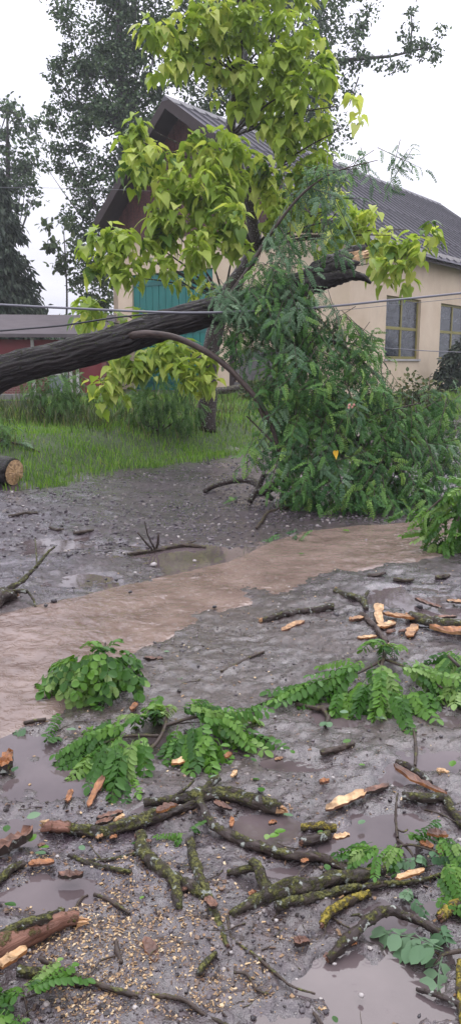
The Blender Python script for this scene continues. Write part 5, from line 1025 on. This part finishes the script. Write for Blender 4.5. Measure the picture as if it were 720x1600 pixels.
# ------------------------------------------------------------------ torn-off leafy sprays
def spray(name, label, px, py, twigs, fronds, meshes, cat_='leaf spray', sc=1.0):
    """twigs: pixel polylines (with lift) ; fronds: list of (px, py, lift, direction px dx, dy, tilt, n, spread)"""
    b = G(px, py); root = empty(name, (b.x, b.y, 0), label, cat_)
    for tp, tr in twigs: q, r = wpts(tp, tr); tube('twig', q, r, M_TWIG, root, (0, 0, 0), seg=7, step=.02).location = -root.location
    for fx, fy, lift, dx, dy, tilt, n, sp in fronds:
        for i in range(int(n * 1.35)):
            jx, jy = random.gauss(0, sp), random.gauss(0, sp * .5); lf = max(.012, lift * random.uniform(.45, 1.15)); p = G(fx + jx, fy + jy, lf); q = G(fx + jx + dx, fy + jy + dy, lf)
            d = (q - p); d.z = 0
            if d.length < 1e-4: d = Vector((random.uniform(-1, 1), random.uniform(-1, 1), 0))
            d = d.normalized(); an = random.gauss(0, .26); d = Vector((d.x * math.cos(an) - d.y * math.sin(an), d.x * math.sin(an) + d.y * math.cos(an), 0)); d.z = tilt + random.uniform(-.15, .15)
            Nn = np.array([[random.uniform(-.35, .35), random.uniform(-.5, .15), 1.0]])
            place(random.choice(meshes), basis(np.array([tuple(d)]), Nn, [sc * random.uniform(.75, 1.12)])[0], p, root)
    return root
spray('leafy_mound', 'rounded mound of glossy green leaflets beside the muddy stream', 142, 1078, [([(95, 1080), (130, 1062, .05), (160, 1035, .1), (165, 1005, .12)], [3, 3, 2])],
      [(145, 1024, .19, 0, 14, -.45, 10, 12), (122, 1036, .17, -30, 8, -.5, 10, 10), (172, 1036, .17, 30, 8, -.5, 10, 10), (150, 1010, .20, 6, -8, .05, 6, 10), (112, 1030, .15, -25, -4, -.25, 8, 8), (140, 1048, .13, 0, 15, -.5, 14, 16), (188, 1050, .11, 25, 10, -.3, 9, 10), (98, 1052, .10, -20, 10, -.3, 9, 8), (180, 1025, .13, 20, -3, -.2, 7, 8), (145, 1068, .06, 0, 15, -.3, 12, 22)], ME_MND, sc=1.0)
spray('locust_spray', 'broad green feathery locust spray left of centre', 245, 1180, [([(225, 1180), (245, 1160, .03), (258, 1135, .06), (262, 1108, .08)], [5, 4, 3]), ([(250, 1150, .04), (200, 1150, .06), (150, 1165, .04)], [4, 2]), ([(255, 1135, .06), (310, 1120, .07), (360, 1128, .04)], [4, 2])],
      [(195, 1135, .10, -40, 10, -.2, 6, 10), (160, 1150, .09, -35, 12, -.25, 7, 10), (185, 1165, .09, -20, 25, -.3, 6, 10), (215, 1155, .11, -10, 25, -.35, 7, 10), (150, 1175, .05, -25, 12, -.15, 4, 8), (180, 1190, .05, -2, 25, -.2, 5, 10), (225, 1120, .11, -20, -10, -.05, 4, 8), (290, 1110, .12, 25, -6, -.1, 6, 10), (320, 1118, .11, 35, 2, -.2, 7, 12), (345, 1130, .09, 30, 8, -.25, 6, 10), (300, 1135, .10, 5, 25, -.35, 7, 12), (325, 1150, .06, 5, 25, -.25, 5, 10), (275, 1150, .06, 0, 25, -.2, 5, 8), (350, 1112, .08, 25, -8, -.1, 3, 6), (250, 1115, .10, 5, -15, 0, 4, 8)], ME_SPR, sc=1.0)
spray('locust_spray', 'large green locust spray on the right beside the split wood', 600, 1085, [([(602, 1004), (600, 1025, .08), (590, 1055, .06)], [4, 3]), ([(600, 1030, .08), (540, 1060, .07), (480, 1075, .03)], [3, 2]), ([(600, 1030, .08), (650, 1050, .07), (690, 1075, .05)], [3, 2])],
      [(560, 1040, .13, -40, 8, -.15, 6, 10), (520, 1060, .10, -40, 8, -.2, 7, 12), (490, 1070, .06, -35, 5, -.1, 5, 8), (575, 1065, .11, -10, 25, -.35, 7, 12), (600, 1040, .15, 5, 20, -.3, 6, 10), (600, 1015, .15, 5, -12, .1, 5, 8), (630, 1035, .14, 30, 4, -.15, 6, 10), (655, 1050, .11, 30, 12, -.25, 6, 10), (620, 1070, .09, 10, 22, -.3, 7, 12), (545, 1080, .06, -15, 18, -.2, 6, 12), (670, 1070, .07, 25, 12, -.2, 4, 8), (590, 1085, .05, 0, 20, -.15, 5, 10), (455, 1082, .03, -25, 3, -.05, 2, 4), (640, 1085, .04, 10, 15, -.1, 4, 10)], ME_SPR, sc=1.08)
spray('locust_spray', 'green locust spray cut by the right edge of the picture', 715, 1075, [([(735, 1060), (715, 1040, .08), (700, 1025, .1)], [4, 3])], [(715, 1020, .13, -20, 6, -.2, 6, 8), (725, 1040, .12, -15, 15, -.35, 6, 8), (712, 1055, .08, -5, 20, -.3, 5, 8), (735, 1060, .08, 10, 15, -.2, 4, 8)], ME_SPR, sc=1.08)
spray('single_frond', 'single upright locust leaf near the left end of the stream', 72, 1163, [], [(66, 1160, .02, 16, -42, .15, 1, 0), (70, 1158, .015, 20, -30, .05, 1, 0)], ME_SPR, 'leaf', .85)
spray('yellow_moss_leaf', 'pale leaf and mossy scrap left of the single locust leaf', 40, 1130, [([(38, 1130), (55, 1126), (72, 1124)], [4, 4])], [(42, 1138, .02, -20, 2, 0, 1, 2)], ME_BIGP, 'leaf', .7)
spray('leafy_scrap', 'messy heap of torn green and pale leaves at the right', 640, 1345, [([(600, 1330), (640, 1320, .03), (690, 1335, .03)], [3, 2]), ([(620, 1312), (640, 1330, .02), (650, 1350, .02)], [3, 2])],
      [(585, 1325, .05, -20, 2, -.1, 6, 8), (610, 1320, .06, -5, 10, -.2, 5, 10), (640, 1310, .05, 10, -6, -.05, 4, 10), (695, 1315, .06, 15, 8, -.15, 5, 8), (700, 1345, .06, 10, 15, -.2, 6, 8), (715, 1330, .06, 10, 10, -.2, 5, 6), (690, 1365, .03, 10, 10, -.1, 4, 10)], ME_SPR, sc=.55)
spray('pale_leaf_sprig', 'three pale upturned leaflets on the torn heap at right', 660, 1352, [], [(660, 1352, .035, 3, -14, .2, 2, 3), (655, 1345, .035, -12, 5, 0, 1, 2), (668, 1340, .03, 12, -3, .1, 1, 2)], ME_BIGP, sc=.5)
spray('pale_leaf_sprig', 'small pale leaf sprig beside the thinning end of the mossy branch', 630, 1412, [], [(632, 1408, .03, 3, -14, .3, 2, 3), (640, 1405, .025, 10, 6, 0, 1, 2)], ME_BIGP, sc=.45)
spray('torn_leaf', 'dark green torn leaf at right above the lichened stick', 690, 1400, [], [(690, 1398, .02, 15, 3, 0, 3, 8)], ME_SPR, 'leaf', .5)
spray('locust_leaf', 'large grey-green locust leaf lying upside down at lower right', 690, 1490, [([(732, 1484), (705, 1488, .02), (690, 1493, .02), (676, 1510, .01)], [5, 4, 2])], [(692, 1486, .05, -40, -3, -.1, 1, 0), (690, 1482, .05, -38, -8, 0, 1, 1), (700, 1480, .05, -15, -14, .1, 1, 1), (690, 1492, .03, -20, 16, -.1, 1, 1)], ME_BIGP, 'leaf', .95)
spray('nettle_plant', 'green leafy sprig in the bottom left corner', 20, 1590, [([(45, 1590), (40, 1565, .03), (36, 1540, .06)], [2, 1.5])], [(10, 1575, .06, -10, 15, -.2, 8, 12), (25, 1590, .05, 5, 15, -.2, 7, 10), (38, 1548, .08, 12, -8, .2, 3, 3), (38, 1555, .07, -14, -2, .1, 3, 3), (5, 1560, .06, -12, -4, 0, 4, 6)], ME_SPR, sc=.6)
spray('flat_spray', 'thin green spray lying flat in the water under the fallen crown', 440, 838, [], [(470, 832, .05, -30, 3, -.05, 3, 8), (440, 837, .04, -25, 2, 0, 2, 5)], ME_ROB, sc=1.0)
spray('small_sprig', 'tiny green sprig beside the dark crooked bough', 364, 785, [], [(364, 783, .06, 2, -10, .5, 3, 3), (360, 780, .06, -8, 2, 0, 2, 2)], ME_ROB, sc=.7)
spray('small_sprig', 'small green sprig on the mossy crossing branches', 290, 1305, [], [(292, 1302, .03, -10, -2, 0, 2, 3), (296, 1300, .03, 8, -6, .1, 2, 3), (284, 1306, .02, -8, 4, -.1, 1, 2)], ME_SPR, sc=.42)
spray('pale_cut_twig', 'pale broken leafy twig on the verge behind the cut log', 30, 690, [([(-10, 680, .08), (15, 690, .06), (40, 697, .04), (62, 706, .03)], [2, 1.5])], [(8, 684, .12, 14, 6, -.1, 4, 6), (30, 692, .1, 15, 5, -.1, 4, 6), (-5, 676, .14, -8, -4, 0, 3, 6)], ME_ROBP, 'twig', 1.0)

# loose leaflets and white pebbles lying on the road
LEAFV = []
for i in range(4):
    r_ = random.Random(i); V = [(0, 0, 0)]; pr = [(.12, .55), (.32, .92), (.55, 1), (.78, .78), (.93, .4)]
    for s_ in (1, -1):
        for u_, q_ in pr: V.append((s_ * q_ * .33, u_, .06 * q_ + r_.uniform(-.01, .02)))
    V += [(0, 1, .03), (0, .5, -.01)]; n5 = len(pr)
    LEAFV.append((V, [(0, 12, 1 + 1, 1), (12, 3, 2), (12, 4, 3), (12, 11, 5, 4), (0, 6, 7, 12), (12, 7, 8), (12, 8, 9), (12, 9, 10, 11)]))
ML_G = shared('leaflet', LEAFV, M_SPRAY); ML_P = shared('leaflet', LEAFV, M_ROBPALE)
MARKS = [(142, 1045, 'the leafy mound'), (245, 1150, 'the broad feathery spray'), (590, 1055, 'the large right spray'), (600, 970, 'the heap of split wood'), (538, 1254, 'the pale leaf-shaped splinter'), (655, 1222, 'the long orange bark strip'), (170, 1297, 'the peeled-end mossy branch'), (390, 1250, 'the topmost mossy branch'), (420, 1330, 'the long dark curved branch'), (245, 1350, 'the stout slanting mossy branch'),
         (470, 1385, 'the longest mossy branch'), (535, 1415, 'the yellow lichen stick'), (605, 1430, 'the wet arched branch'), (60, 1460, 'the heavy peeled log'), (25, 1325, 'the bark slab'), (640, 1335, 'the torn leaf heap'), (680, 1485, 'the grey-green upside-down leaf'), (200, 1550, 'the slender bottom twig'), (430, 1520, 'the wiry black twig'), (495, 1310, 'the dark log stub'), (460, 962, 'the straight dark branch'), (260, 857, 'the bare branch in the water'), (45, 920, 'the stump at the left edge'), (470, 790, 'the foot of the fallen crown'), (72, 1140, 'the single upright frond'), (525, 1170, 'the dark bark stick'), (300, 1480, 'the sawdust patch'), (680, 1575, 'the bottom right corner stick')]
USED = set()
def rel_label(what, a, b):
    x, y, nm = min(MARKS, key=lambda q: math.hypot(q[0] - a, (q[1] - b) * 1.4)); dx, dy = a - x, b - y
    side = ('left of' if dx < 0 else 'right of') if abs(dx) > 1.2 * abs(dy) else ('beyond' if dy < 0 else 'in front of')
    for pre in ('', 'another ', 'a third ', 'a fourth ', 'a fifth ', 'a sixth '):
        for how in ('close', 'well') if abs(dx) + abs(dy) < 70 else ('well', 'far'):
            lab = f'{pre}{what} {how} {side} {nm}'.replace('close beyond', 'just beyond').replace('close in front', 'just in front').replace('well beyond', 'some way beyond').replace('far beyond', 'far beyond')
            if lab not in USED: USED.add(lab); return lab
LOOSE = [(42, 1278, 22, 1), (60, 1322, 20, 0), (55, 1332, 20, 1), (20, 1206, 16, 1), (124, 1322, 14, 1), (408, 1230, 18, 0), (406, 1218, 12, 0), (458, 1275, 16, 1), (446, 1297, 20, 0), (420, 1308, 18, 0), (415, 1312, 14, 0), (330, 1212, 20, 1), (560, 1288, 16, 1), (510, 1350, 16, 0), (500, 1306, 16, 0), (690, 1293, 18, 1), (705, 1198, 18, 0), (560, 1195, 10, 0), (512, 1128, 18, 1), (585, 1120, 18, 1), (500, 1135, 16, 1), (540, 1168, 12, 0), (535, 1160, 14, 0), (455, 1172, 12, 0), (45, 1315, 18, 0), (26, 1415, 20, 0), (185, 1588, 22, 0), (520, 1587, 14, 0), (205, 1318, 16, 0), (280, 1062, 12, 1), (290, 1045, 10, 1), (120, 1140, 16, 1), (245, 1120, 14, 1), (475, 865, 10, 0), (545, 830, 12, 0), (400, 1190, 12, 0), (265, 1018, 9, 1), (150, 1100, 12, 0), (560, 1345, 14, 0), (600, 1350, 16, 1), (530, 1112, 14, 1), (380, 1180, 12, 0), (10, 1300, 18, 0), (225, 1400, 9, 0)]
for a, b, l, pale in LOOSE:
    p = G(a, b, .010); s_ = l * m_per_px(p); th = random.random() * 6.283
    o = place(random.choice(ML_P if pale else ML_G), basis(np.array([[math.cos(th), math.sin(th), random.uniform(-.05, .15)]]), np.array([[random.uniform(-.2, .2), random.uniform(-.2, .2), 1]]), [s_])[0], p, None, 'loose_leaflet')
    tag(o, rel_label('loose pale leaflet' if pale else 'loose green leaflet', a, b), 'leaf', 'pale loose leaflets on the road' if pale else 'green loose leaflets on the road')
M_PEBW = plain('white_pebble', (.34, .31, .29), .4, .5, .2, 30); ME_PW = shared('white_pebble', PEB, M_PEBW)
for a, b, l in [(240, 882, 6), (304, 876, 4), (212, 895, 3.5), (431, 1438, 4), (564, 1555, 5), (361, 1488, 3.5), (90, 1338, 4), (520, 1215, 4), (612, 1228, 3), (463, 1530, 3), (522, 1506, 4), (320, 822, 3), (35, 848, 2.5), (270, 1360, 2.5), (440, 1170, 3), (545, 1145, 2.5), (430, 1120, 3)]:
    p = G(a, b, .003); s_ = l * m_per_px(p); o = place(random.choice(ME_PW), basis(unit(1) * [1, 1, .2], np.array([[0, 0, 1.]]), [s_])[0], p, None, 'white_pebble'); tag(o, rel_label('whitish pebble', a, b), 'pebble', 'white pebbles on the road')
M_ROCK = plain('dark_rock', (.035, .030, .032), .3, .5, .4, 20, .3); ME_DR = shared('dark_stone', PEB, M_ROCK)
for a, b, l in [(138, 908, 4), (166, 905, 4), (182, 906, 4.5), (204, 925, 4), (85, 939, 6), (72, 946, 4), (142, 922, 3), (115, 918, 3.5), (105, 895, 3), (335, 948, 4), (534, 1052, 6), (654, 1588, 5), (536, 972, 5), (545, 960, 5), (525, 960, 6), (532, 973, 5), (285, 1017, 6), (295, 1016, 4), (600, 1005, 5), (655, 948, 6)]:
    p = G(a, b, .008); s_ = l * m_per_px(p); o = place(random.choice(ME_DR), basis(unit(1) * [1, 1, .2], np.array([[0, 0, 1.]]), [s_])[0], p, None, 'dark_stone'); tag(o, rel_label('dark wet stone', a, b), 'stone', 'dark stones on the road')

# ------------------------------------------------------------------ rainy air
V, Fc = box_vf(-1900, 1900, -40, 1900, -3.0, 34.0)
m, t, b, o_ = newmat('rain_haze'); t.nodes.remove(b); pv = N(t, 'ShaderNodeVolumePrincipled', Density=.0009); pv.inputs['Color'].default_value = (.93, .94, .99, 1); pv.inputs['Anisotropy'].default_value = .2
L(t, pv.outputs[0], o_.inputs['Volume']); hz = link('haze', mesh_py('haze', V, Fc), m); tag(hz, 'pale rainy haze filling the air', 'haze', kind='stuff')
